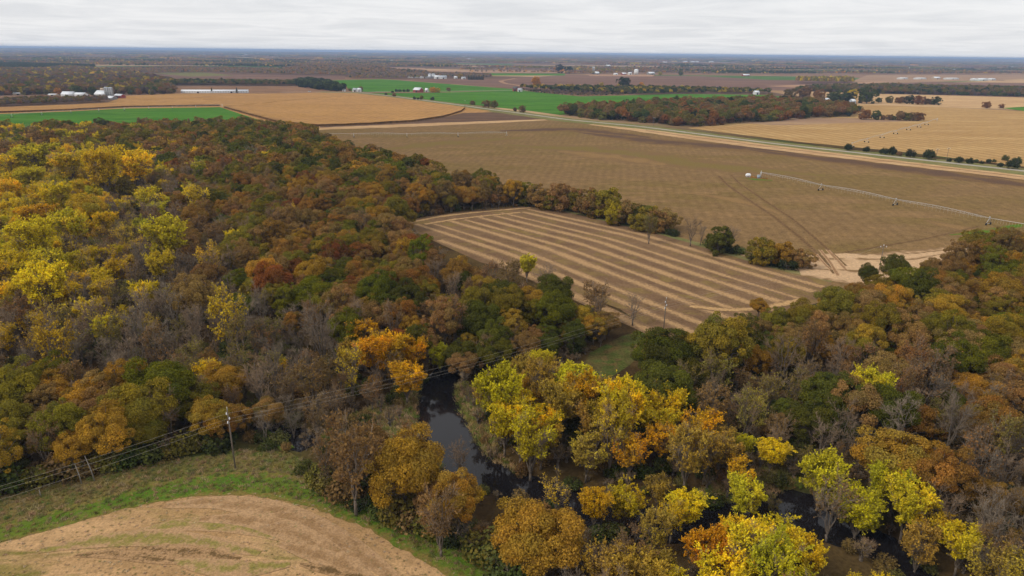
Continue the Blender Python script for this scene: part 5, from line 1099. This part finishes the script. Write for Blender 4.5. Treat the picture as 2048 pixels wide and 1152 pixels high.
for poly_ in ([(640, 872), (700, 835), (770, 800), (840, 770), (868, 800), (872, 850), (885, 900), (905, 930), (840, 960), (740, 930), (660, 905)], [(915, 770), (960, 790), (975, 850), (1010, 920), (1060, 960), (1000, 950), (950, 925), (915, 880), (900, 820)], [(1380, 1005), (1440, 950), (1520, 935), (1600, 960), (1610, 985), (1540, 995), (1480, 1015)]):
    P = scatter(at([p[0] for p in poly_], [p[1] for p in poly_])[:, :2], 0.8); P = P[creek_dist(P) > 0.3]; z = height(P)
    for p, h in zip(P, z):
        c = vary([(.36, .26, .11), (.24, .22, .06), (.42, .28, .14), (.17, .20, .04)][int(R.integers(0, 4))], R); s = R.uniform(0.9, 2.4); rows.append((p[0], p[1], h + 0.03, PIDX['tuft'][int(R.integers(0, 3))], R.uniform(0, 6.28), (s * 1.4, s * 1.4, s), c, c, c))
lo_, hi_ = kf.min(0), kf.max(0); kq = R.uniform(lo_, hi_, (int((hi_ - lo_).prod() * 0.9), 2)); kq = kq[inside(kf, kq)]; z = height(kq); x_, y_, dp = project(np.column_stack((kq, z))); keep = (x_ > -30) & (y_ < 1175); kq, z = kq[keep], z[keep]; st = []
for p, h in zip(kq, z):
    c = vary([(.54, .38, .22), (.46, .32, .17), (.42, .29, .15), (.60, .43, .27), (.36, .30, .11)][int(R.integers(0, 5))], R); q = R.uniform(0.12, 0.34); st.append((p[0], p[1], h + 0.12, PIDX['tuft'][int(R.integers(0, 3))], R.uniform(0, 6.28), (q * 2.6, q * 2.6, q), c, c, c))
mass('stubble', st, 'short straw stubble over the pale foreground field', 'stubble')
mass('rough_grass', rows, 'tufted rough grass on the knoll slope and creek banks', 'grass')

# ================================================================== FARM BUILDINGS
M['white_wall'] = plain('white_wall', (0.72, 0.72, 0.70, 1), 0.7); M['white_roof'] = plain('white_metal_roof', (0.80, 0.82, 0.84, 1), 0.45); M['grey_roof'] = plain('grey_metal_roof', (0.42, 0.44, 0.47, 1), 0.5); M['dark_roof'] = plain('dark_shingles', (0.09, 0.085, 0.08, 1), 0.9)
M['red_wall'] = plain('red_barn_boards', (0.30, 0.05, 0.035, 1), 0.85); M['tan_wall'] = plain('tan_wall', (0.52, 0.40, 0.28, 1), 0.85); M['concrete'] = plain('silo_concrete', (0.24, 0.235, 0.23, 1), 0.9, 0, 0.25, 0.3); M['glass_dark'] = plain('dark_opening', (0.035, 0.04, 0.05, 1), 0.25); M['blue_wall'] = plain('pale_blue_wall', (0.42, 0.50, 0.58, 1), 0.6)
M['steel'] = plain('galvanised_steel', (0.60, 0.61, 0.62, 1), 0.4, 0.3); M['rubber'] = plain('black_tyre', (0.02, 0.02, 0.02, 1), 0.9); M['wood_pole'] = plain('weathered_pole', (0.17, 0.135, 0.105, 1), 0.95, 0, 0.3, 3); M['ceramic'] = plain('white_insulator', (0.80, 0.80, 0.80, 1), 0.35); M['wire'] = plain('aluminium_wire', (0.50, 0.44, 0.36, 1), 0.6, 0.0)
M['white_plastic'] = plain('white_plastic', (0.80, 0.80, 0.80, 1), 0.4)
def shed(name, label, cat, pL, pR, depth, wall_h, rise, wall='white_wall', roof='white_roof', doors=1, windows=0, gable=None, group='farm buildings', over=0.35):
    """gabled building standing on the ground line pL-pR (px); ridge parallel to it"""
    a = at([pL[0]], [pL[1]])[0][:2]; b = at([pR[0]], [pR[1]])[0][:2]; d_ = b - a; ln = float(np.hypot(*d_)); rz = math.atan2(d_[1], d_[0]); root = empty(name, ((a[0] + b[0]) / 2, (a[1] + b[1]) / 2, 0.0), rz); tag(root, label, cat, group)
    hl = ln / 2; m = MB(); V = [(-hl, 0, -.2), (hl, 0, -.2), (hl, depth, -.2), (-hl, depth, -.2), (-hl, 0, wall_h), (hl, 0, wall_h), (hl, depth, wall_h), (-hl, depth, wall_h), (-hl, depth / 2, wall_h + rise), (hl, depth / 2, wall_h + rise)]
    m.add(V, [(0, 1, 5, 4), (2, 3, 7, 6)], [(1, 2, 6), (1, 6, 5), (5, 6, 9), (3, 0, 4), (3, 4, 7), (7, 4, 8)]); m.build('wall', M[wall], root)
    for sgn in (0, 1):
        m = MB(); y0 = -over if sgn == 0 else depth + over; zl = wall_h - rise * over / (depth / 2); q = [(-hl - over, y0, zl + .08), (hl + over, y0, zl + .08), (hl + over, depth / 2, wall_h + rise + .08), (-hl - over, depth / 2, wall_h + rise + .08)]
        V = q + [(x, y, z_ + 0.14) for x, y, z_ in q]; m.add(V, [(0, 1, 2, 3), (7, 6, 5, 4), (0, 4, 5, 1), (1, 5, 6, 2), (2, 6, 7, 3), (3, 7, 4, 0)]); m.build('roof', M[roof], root)
    for k in range(doors):
        m = MB(); w_ = min(3.6, ln * 0.3); m.box((-hl + ln * (k + 0.5) / doors, -0.04, wall_h * 0.4), (w_, 0.12, wall_h * 0.8)); m.build('door', M['glass_dark'], root)
    for k in range(windows):
        m = MB(); m.box((-hl + ln * (k + 0.25 + 0.5 * ((k + 1) % 2 == 0) * 0) / windows + 0.6, -0.03, wall_h * 0.6), (min(1.4, ln / windows * 0.4), 0.1, wall_h * 0.3)); m.build('window', M['glass_dark'], root)
    if gable:
        m = MB(); m.add([(hl + .03, .2, 0), (hl + .03, depth - .2, 0), (hl + .03, depth - .2, wall_h), (hl + .03, .2, wall_h), (hl + .03, depth / 2, wall_h + rise - .2)], [(0, 1, 2, 3)], [(3, 2, 4)]); m.build('gable_end', M[gable], root)
    return root
def silo(label, px, py, rad, h, mat='concrete', dome='grey_roof', group='silos and bins', cat='silo', name='silo'):
    g = at([px], [py])[0]; root = empty(name, (g[0], g[1], 0)); tag(root, label, cat, group)
    m = MB(); m.tube([(0, 0, -.2), (0, 0, h)], [rad, rad], 20); m.build('body', M[mat], root, True)
    m = MB(); t = np.linspace(0, 1, 6); m.tube([(0, 0, h + 0.02 + 0.5 * rad * math.sin(u * 1.5)) for u in t], [max(0.05, (rad + .1) * math.cos(u * 1.5)) for u in t], 20); m.build('dome', M[dome], root, True)
    for k in range(1, 6):
        m = MB(); m.tube([(0, 0, h * k / 6 - .08), (0, 0, h * k / 6 + .08)], [rad + .05] * 2, 20); m.build('hoop', M['steel'], root)
    m = MB(); m.box((rad * 0.7, -rad * 0.82, h / 2), (0.5, 0.5, h)); m.build('chute', M['steel'], root)
    return root
shed('long_barn', 'very long white barn with a pale ribbed roof and a row of windows', 'barn', (362, 186.2), (496, 186.0), 15, 3.4, 2.4, windows=26, doors=2)
silo('left one of two grey silos at the farm', 215.5, 196.5, 3.6, 16.5, dome='grey_roof'); silo('right one of two grey silos at the farm', 224, 197, 3.6, 16.5, dome='grey_roof')
shed('gable_barn', 'white gabled barn beside the two silos', 'barn', (189, 193.8), (212, 194.5), 16, 5, 5.5, 'white_wall', 'white_roof'); shed('tan_shed', 'small tan block above the white gabled barn', 'shed', (202, 190.5), (208, 190.5), 8, 10, 2, 'tan_wall', 'tan_wall')
shed('low_shed', 'low white-roofed shed left of the gabled barn', 'shed', (147, 192.5), (167, 192.8), 14, 3, 3, 'white_wall', 'white_roof'); shed('low_shed', 'white peaked shed below the orange tree', 'shed', (122, 192.5), (145, 192.6), 16, 3, 4.5, 'white_wall', 'white_roof')
shed('low_shed', 'flat grey-white shed left of the peaked shed', 'shed', (96, 192), (112, 192.1), 10, 2.4, 1, 'tan_wall', 'white_roof'); shed('low_shed', 'pale shed half hidden in the wood', 'shed', (26, 190), (46, 190), 9, 2.6, 1.2, 'tan_wall', 'white_roof')
shed('lean_to', 'small white-roofed lean-to under the silos', 'shed', (213, 199), (224, 199.6), 10, 2.6, 3, 'concrete', 'white_roof'); shed('dark_shed', 'dark shed with a white roof right of the silos', 'shed', (228, 196), (242, 196.6), 10, 4, 2.5, 'red_wall', 'white_roof')
def half_tube(name, label, cat, pL, pR, rad, mat):
    a = at([pL[0]], [pL[1]])[0]; b = at([pR[0]], [pR[1]])[0]; m = MB(); n = 14; m.tube([a + (b - a) * k / n + np.array((0, 0.8 * math.sin(k), 0)) for k in range(n + 1)], rad, 10); return tag(m.build(name, M[mat], None, True), label, cat)
half_tube('silage_bag', 'long white silage bag lying before the farm wood', 'silage bag', (56, 214.8), (196, 211.2), 1.7, 'white_plastic')
shed('white_house', 'left white house at the road junction', 'house', (705, 183.3), (714, 183.5), 9, 4, 3, 'white_wall', 'grey_roof', 1, 2); shed('white_house', 'right white shed at the road junction', 'house', (715, 183.8), (721, 183.9), 8, 5, 2.4, 'white_wall', 'white_roof')
shed('small_house', 'tiny house under the dark grove', 'house', (685, 182.8), (689, 182.9), 7, 3, 2, 'white_wall', 'dark_roof')
shed('red_end_barn', 'white barn with a red gable end by the lane', 'barn', (826, 184.6), (839, 185.2), 14, 5, 4.5, 'red_wall', 'white_roof', 1, 0, 'red_wall'); shed('lane_house', 'small white house under the orange lane tree', 'house', (850, 184.3), (855, 184.4), 8, 4, 4, 'white_wall', 'white_roof', 1, 1)
silo('left pale grain bin of the far farm', 860, 156.8, 5.5, 12, 'steel', 'grey_roof', name='grain_bin', cat='grain bin'); silo('right pale grain bin of the far farm', 867, 156.8, 6, 12, 'steel', 'grey_roof', name='grain_bin', cat='grain bin')
for i, (x0, x1, y, dp, wh, rs, lab) in enumerate([(817, 839, 156.0, 14, 4, 2.5, 'long grey-white barn far left of the grain bins'), (841, 858, 156.6, 12, 4, 2, 'low shed joining the long barn and the grain bins'), (870, 879, 157.6, 16, 6, 4, 'white barn right of the grain bins'), (880, 894, 157.8, 18, 5, 5, 'blue-white barn ending the far farm'), (909, 915, 157.2, 10, 4, 3, 'small white house right of the far farm'), (924, 932, 158.4, 12, 4, 3, 'white house beside the dark spruce row')]):
    shed('far_barn', lab, 'barn', (x0, y), (x1, y), dp, wh, rs, 'white_wall', 'white_roof' if i % 2 == 0 else 'grey_roof')
shed('red_house', 'red and white house at the green field end of the lane', 'house', (1025, 182.6), (1034, 182.9), 12, 6, 4, 'red_wall', 'dark_roof', 1, 2); shed('pale_house', 'pale house beside the red one', 'house', (1035, 183.2), (1043, 183.4), 10, 4, 3, 'white_wall', 'grey_roof', 1, 1)
silo('tall thin far silo behind the plum field', 1186.5, 148.2, 5, 26, 'concrete', 'white_roof'); silo('white tall bin standing alone behind the plum field', 1272, 149.2, 9, 17, 'white_wall', 'white_roof', name='white_bin', cat='bin')
for i, (x0, x1, y, dp, wh, rs, wl, lab) in enumerate([(1191, 1199, 149, 16, 5, 6, 'concrete', 'grey arched shed right of the thin far silo'), (1229, 1236, 150, 12, 4, 3, 'white_wall', 'white shed far left of the white bin'), (1245, 1253, 149.6, 14, 4, 4, 'red_wall', 'reddish shed left of the white bin'), (1298, 1310, 149.6, 18, 6, 5, 'concrete', 'grey rounded shed right of the white bin'), (1258, 1264, 149.2, 12, 6, 3, 'white_wall', 'small white shed touching the white bin group'), (1487, 1500, 152.5, 14, 4, 4, 'red_wall', 'reddish far house beyond the plum field'),
        (1510, 1519, 189.3, 10, 5, 3, 'white_wall', 'white house at the end of the nursery belt'), (1645, 1660, 204.2, 14, 4.5, 2.2, 'white_wall', 'white barn in the farmyard row'), (1613, 1621, 206, 9, 3.4, 2.5, 'white_wall', 'small house left of the white farmyard barn'), (1704, 1711, 209.2, 10, 6, 3, 'blue_wall', 'pale blue shed in the farmyard row'),
        (1801, 1816, 158.6, 18, 4, 2, 'white_wall', 'long white barn far right behind the strip wood'), (1834, 1853, 158.8, 18, 4, 2, 'white_wall', 'second long white barn far right'), (1869, 1881, 158.6, 16, 5, 4, 'tan_wall', 'tan-walled far barn between the long white barns'), (1894, 1918, 159, 18, 4, 2, 'white_wall', 'third long white barn far right'), (1946, 1955, 161, 14, 5, 3, 'white_wall', 'first white building of the far right cluster'), (1958, 1976, 161.6, 18, 5, 4, 'white_wall', 'widest white building of the far right cluster'), (1978, 1992, 160.6, 16, 4, 3, 'white_wall', 'last white building of the far right cluster')]):
    shed('far_shed', lab, 'shed', (x0, y), (x1, y), dp, wh, rs, wl, 'white_roof')
SPK = [(28, 109.6, 'far white building near the horizon on the far side of the pines'), (49, 107.2, 'pair of far roofs above the pines'), (355, 108.6, 'far white building above the windbreak'), (364, 109, 'second far white building above the windbreak'), (939, 119.6, 'white speck of a farm above the far tan field'), (947, 119.8, 'second white speck of a farm above the far tan field'), (929, 114.4, 'white building close to the horizon near the middle'), (1005, 122, 'far white house left of the middle horizon'), (1096, 126, 'white farm speck above the thin silo'), (1198, 118.6, 'white building on the middle horizon'), (1231, 118.8, 'second white building on the middle horizon'), (1310, 126, 'long white building beyond the white bin'), (1331, 126, 'second long white building beyond the white bin'), (1372, 124.4, 'long white roof right of the white bin horizon'), (1387, 124.6, 'second long roof right of the white bin horizon'), (1218, 133.5, 'white house in the far brown wood'), (1680, 124, 'pale far building above the poplar stand')]
rs_ = np.random.default_rng(5)
for i in range(26):
    x = rs_.uniform(20, 2030); y = 105 + 0.0117 * (x - 1024) + 5 + 22 * rs_.random(); w = rs_.uniform(1.6, 4.0)
    shed('distant_building', 'tiny pale building far off in the wooded distance', 'building', (x - w, y), (x + w, y), 20, 7, 4, 'white_wall', 'white_roof', 0, 0, None, 'tiny pale buildings in the distance')
for i, (x, y, lab) in enumerate(SPK): shed('distant_building', lab, 'building', (x - 3.2, y), (x + 3.2, y), 22, 7, 5, 'white_wall', 'white_roof', 0, 0, None, 'distant white buildings')

# ================================================================== IRRIGATION
def pivot(name, label, centre, towers, end=None, hgt=3.6, drops=True):
    cpt = at([centre[0]], [centre[1]])[0]; T = [at([x], [y])[0] for x, y in towers]; root = empty(name, tuple(cpt)); tag(root, label, 'irrigation pivot', 'centre pivot irrigation machines')
    P = [cpt] + T + ([at([end[0]], [end[1]])[0]] if end else []); off = np.array(cpt)
    m = MB(); b = 0.9
    for dx, dy in ((-b, -b), (b, -b), (b, b), (-b, b)): m.tube([(dx, dy, 0), (dx * 0.25, dy * 0.25, hgt + 0.3)], 0.06, 4)
    m.tube([(0, 0, 0), (0, 0, hgt + 1.2)], 0.12, 6); m.build('pivot_point', M['steel'], root)
    for i in range(len(P) - 1):
        a, c = P[i] - off, P[i + 1] - off; n = 12; u = np.linspace(0, 1, n + 1); Q_ = a[None] + (c - a)[None] * u[:, None]; last = end and i == len(P) - 2
        Q_[:, 2] = hgt + (0 if last else 0.9 * np.sin(u * math.pi)); m = MB(); m.tube(Q_, 0.085, 6); sp1 = m.build('span_pipe', M['steel'], root)
        dirv = (c - a) / np.linalg.norm(c - a); side = np.array((-dirv[1], dirv[0], 0)); m = MB()
        if not last:
            for sg in (-1, 1):
                rod = Q_ + side * 0.55 * sg; rod[:, 2] -= 1.1 * np.sin(u * math.pi) ** 0.5; m.tube(rod, 0.025, 3, cap=False)
                for k in range(1, n): m.tube([Q_[k], rod[k]], 0.025, 3, cap=False)
                for k in range(1, n - 1): m.tube([Q_[k], rod[k + 1]], 0.018, 3, cap=False)
            m.build('truss', M['steel'], root)
        if drops:
            m = MB()
            for k in range(1, 24):
                v_ = k / 24; p = a + (c - a) * v_; zt = hgt + (0 if last else 0.9 * math.sin(v_ * math.pi)); m.tube([(p[0], p[1], zt), (p[0] + side[0] * .25, p[1] + side[1] * .25, zt - 0.1), (p[0] + side[0] * .25, p[1] + side[1] * .25, 1.4)], 0.022, 3, cap=False)
            m.build('drop_hoses', M['steel'], root)['kind'] = 'stuff'
    for i, q in enumerate(T):
        a = q - off; prev = P[i] - off; dirv = (a - prev) / np.linalg.norm(a - prev); side = np.array((-dirv[1], dirv[0], 0)); m = MB(); top = a + np.array((0, 0, hgt))
        for sg in (-1, 1): m.tube([top + dirv * 0.15, a + side * 2.1 * sg + np.array((0, 0, 0.75))], 0.07, 4); m.tube([top - dirv * 0.15, a + side * 2.1 * sg + np.array((0, 0, 0.75))], 0.05, 4); m.tube([a + side * 1.3 * sg + np.array((0, 0, 1.75)), a - side * 1.3 * sg + np.array((0, 0, 1.75))], 0.04, 4)
        m.tube([a - side * 2.2 + np.array((0, 0, 0.75)), a + side * 2.2 + np.array((0, 0, 0.75))], 0.11, 5); m.box(a + np.array((0, 0, hgt + 0.35)), (0.5, 0.5, 0.6)); tw_ = m.build('tower', M['steel'], root)
        for sg in (-1, 1):
            m = MB(); cc = a + side * 1.9 * sg + np.array((0, 0, 0.62)); m.tube([cc - dirv * 0.18, cc - dirv * 0.15, cc + dirv * 0.15, cc + dirv * 0.18], [0.45, 0.62, 0.62, 0.45], 12); m.build('wheel', M['rubber'], tw_)
    return root
pivot('irrigation_pivot', 'near irrigation arm crossing the brown field to the wood', (1521, 355), [(1641, 381), (1790, 411), (1976, 450)], (2120, 475))
pivot('irrigation_pivot', 'faint irrigation arm far across the brown field by the wood', (1013, 272), [(916, 274), (814, 275), (708, 275)], (650, 274))
pivot('irrigation_pivot', 'irrigation arm standing in the golden stubble field', (1874, 243), [(1853, 250), (1838, 255), (1817, 260.5), (1791, 268), (1764, 276), (1733, 285), (1703, 294)], None, drops=False)
pivot('irrigation_pivot', 'irrigation arm along the far rim of the long green field', (445, 214.8), [(392, 216.5), (345, 218), (298, 219.5), (249, 221.5), (198, 223.5), (142, 226.5), (84, 230.5), (24, 235)], (-60, 240), drops=False)
tk_ = at([1496], [354])[0]; troot = empty('white_tank', tuple(tk_)); tag(troot, 'white round tank beside the pivot point', 'tank')
m = MB(); u = np.linspace(-1, 1, 9); m.tube([(q * 2.0, 0, 1.3) for q in u], [max(0.05, 1.25 * math.sqrt(max(0, 1 - abs(q) ** 3))) for q in u], 14); m.build('tank_body', M['white_plastic'], troot, True)
for x in (-1.0, 1.0):
    m = MB(); m.box((x, 0, 0.2), (0.25, 2.0, 0.5)); m.build('cradle', M['steel'], troot)
tk2 = at([1517], [356])[0]; croot = empty('control_box', tuple(tk2)); tag(croot, 'grey-blue pump control box beside the pivot point', 'control box'); m = MB(); m.box((0, 0, 1.0), (1.8, 1.4, 2.0)); m.build('cabinet', M['blue_wall'], croot); m = MB(); m.box((0, 0, 2.06), (2.0, 1.6, 0.12)); m.build('lid', M['steel'], croot)
for i, (x, y, w_) in enumerate([(1505, 355, 7), (1511, 356, 6), (1526, 357.5, 6), (1533, 358, 5)]): put('shrub', 'weed_clump', 'or', x, y, w_, i, ['orange weed clump next to the white tank', 'orange weeds between tank and control box', 'orange weeds right of the control box', 'last small orange weed clump right of the pivot point'][i], 'orange weeds at the pivot point', 'weeds', 0.6)
pg = bpy.data.objects['pivot_field']; ribbon('grass_patch', W2((1485, 356), (1515, 360), (1545, 361)), np.array([4, 9, 5]), M['grass_soft'], 0.14, parent=pg, step=2)

# ================================================================== POWER LINES
def power_pole(label, base, h, arm=False, lean=(0, 0)):
    g = at([base[0]], [base[1]])[0]; root = empty('power_pole', tuple(g)); tag(root, label, 'power pole', 'wooden power poles')
    m = MB(); m.tube([(0, 0, -0.5), (lean[0] * .5, lean[1] * .5, h / 2), (lean[0], lean[1], h)], [0.17, 0.145, 0.11], 8); m.build('post', M['wood_pole'], root, True); pts = []
    top = np.array((lean[0], lean[1], h))
    if arm:
        m = MB(); m.box(top + np.array((0, 0, -0.5)), (2.4, 0.12, 0.14)); m.build('crossarm', M['wood_pole'], root)
        heads = [(-1.1, 0, -0.3), (0, 0, 0.25), (1.1, 0, -0.3)]
    else: heads = [(-0.22, -.05, -0.9), (0.24, -.05, -1.9), (-0.2, -.05, -2.8)]
    m = MB(); m.tube([top, top + np.array((0, 0, 0.55))], 0.05, 5); m.build('top_pin', M['ceramic'], root)
    for q in heads:
        p = top + np.array(q); m = MB(); m.tube([p - np.array((0, 0, .28)), p - np.array((0, 0, .1)), p, p + np.array((0, 0, .28))], [0.07, 0.15, 0.12, 0.07], 8); ins = m.build('insulator', M['ceramic'], root); pts.append(np.array(g) + p)
        if not arm: m = MB(); m.box(p * [0.5, 0.5, 1] + np.array((0, 0, -0.05)) , (0.45, 0.1, 0.1)); m.build('bracket', M['steel'], ins)
    return root, pts
p1, h1 = power_pole('near wooden power pole standing in the rough grass', (471, 938), 13.2)
p2, h2 = power_pole('dark power pole at the near corner of the striped field', (1326, 672), 11.8)
p3, h3 = power_pole('power pole with a pale crossarm at the sandy corner', (1757, 546), 11.0, True)
def wire(a, b, sag, label, rad=0.013, ext=1.0):
    n = 28; u = np.linspace(0, ext, n); P = a[None] + (b - a)[None] * u[:, None]; P[:, 2] -= sag * np.sin(u * math.pi)
    m = MB(); m.tube(P, rad, 4); tag(m.build('power_wire', M['wire']), label, 'wire', 'power line wires')
left_dir = h1[0] - h2[0]; left_dir[2] = 0; left_dir /= np.linalg.norm(left_dir); pl = at([-330], [1085])[0]
for k in range(3):
    nm = ['top', 'middle', 'bottom'][k]
    wire(h1[k], h2[k], 2.2, '%s wire strung between the near pole and the field corner pole' % nm); off = h1[k] - (np.array(at([471], [938])[0]))
    qq = at0([0], [[966, 974, 993][k]], h1[k][2] - 0.4)[0]; wire(h1[k], h1[k] + (np.array((qq[0], qq[1], h1[k][2])) - h1[k]) * 1.7, 1.0, '%s wire running from the near pole out of the frame' % nm)
    wire(h2[k], h3[k], 1.6, '%s wire strung from the field corner pole to the sandy corner pole' % nm, 0.01)
for i, (x, y, hh) in enumerate([(1871, 320, 9), (1892, 323.5, 11), (1307, 253, 10), (930, 213, 9), (866, 204, 9)]): power_pole(['pale roadside pole past the broadest juniper', 'second pale roadside pole past the broadest juniper', 'roadside pole against the dark woodlot edge', 'thin pole on the verge beside the corn', 'thin pole farther up the road beside the corn'][i], (x, y), hh, True)
for i, (x, y, hh, ln) in enumerate([(190, 962, 5.5, -0.9), (164, 968, 4.5, -0.5), (82, 994, 1.6, 0)]):
    g = at([x], [y])[0]; m = MB(); m.tube([(g[0], g[1], g[2] - .3), (g[0] + ln * .4, g[1], g[2] + hh * .5), (g[0] + ln, g[1], g[2] + hh)], [0.13, 0.10, 0.05], 6); tag(m.build('dead_snag', plain('grey_deadwood_%d' % i, (0.26, 0.23, 0.19, 1), 0.95)), ['pale leaning dead trunk at the wood edge under the wires', 'grey dead trunk beside the leaning pale one', 'short pale stump at the edge of the rough grass'][i], 'dead trunk')
cars = at([619], [183.8])[0]; vroot = empty('parked_car', tuple(cars), 0.0); tag(vroot, 'tiny white car on the far road', 'car'); m = MB(); m.box((0, 0, 0.75), (4.8, 1.9, 0.8)); m.build('body', M['white_plastic'], vroot); m = MB(); m.box((-.2, 0, 1.45), (2.6, 1.7, 0.6)); m.build('cabin', M['glass_dark'], vroot)
for x in (-1.5, 1.5):
    for y in (-.9, .9): m = MB(); m.tube([(x, y - .12, .34), (x, y + .12, .34)], .34, 10); m.build('wheel', M['rubber'], vroot)

# ================================================================== HAZE
hb = MB(); hb.box((0, 17000, 46.5), (84600, 59000, 96.0)); hz = hb.build('haze', None); hz.data.materials.clear()
hm, ht, hout = newmat('haze_air'); pv = N(ht, 'ShaderNodeVolumePrincipled'); pv.inputs['Color'].default_value = (0.50, 0.68, 1.0, 1); pv.inputs['Density'].default_value = 7.5e-5; pv.inputs['Anisotropy'].default_value = 0.0
L(ht, pv.outputs[0], hout.inputs['Volume']); hz.data.materials.append(hm); tag(hz, 'thin blue haze over the whole landscape', 'haze', kind='stuff')
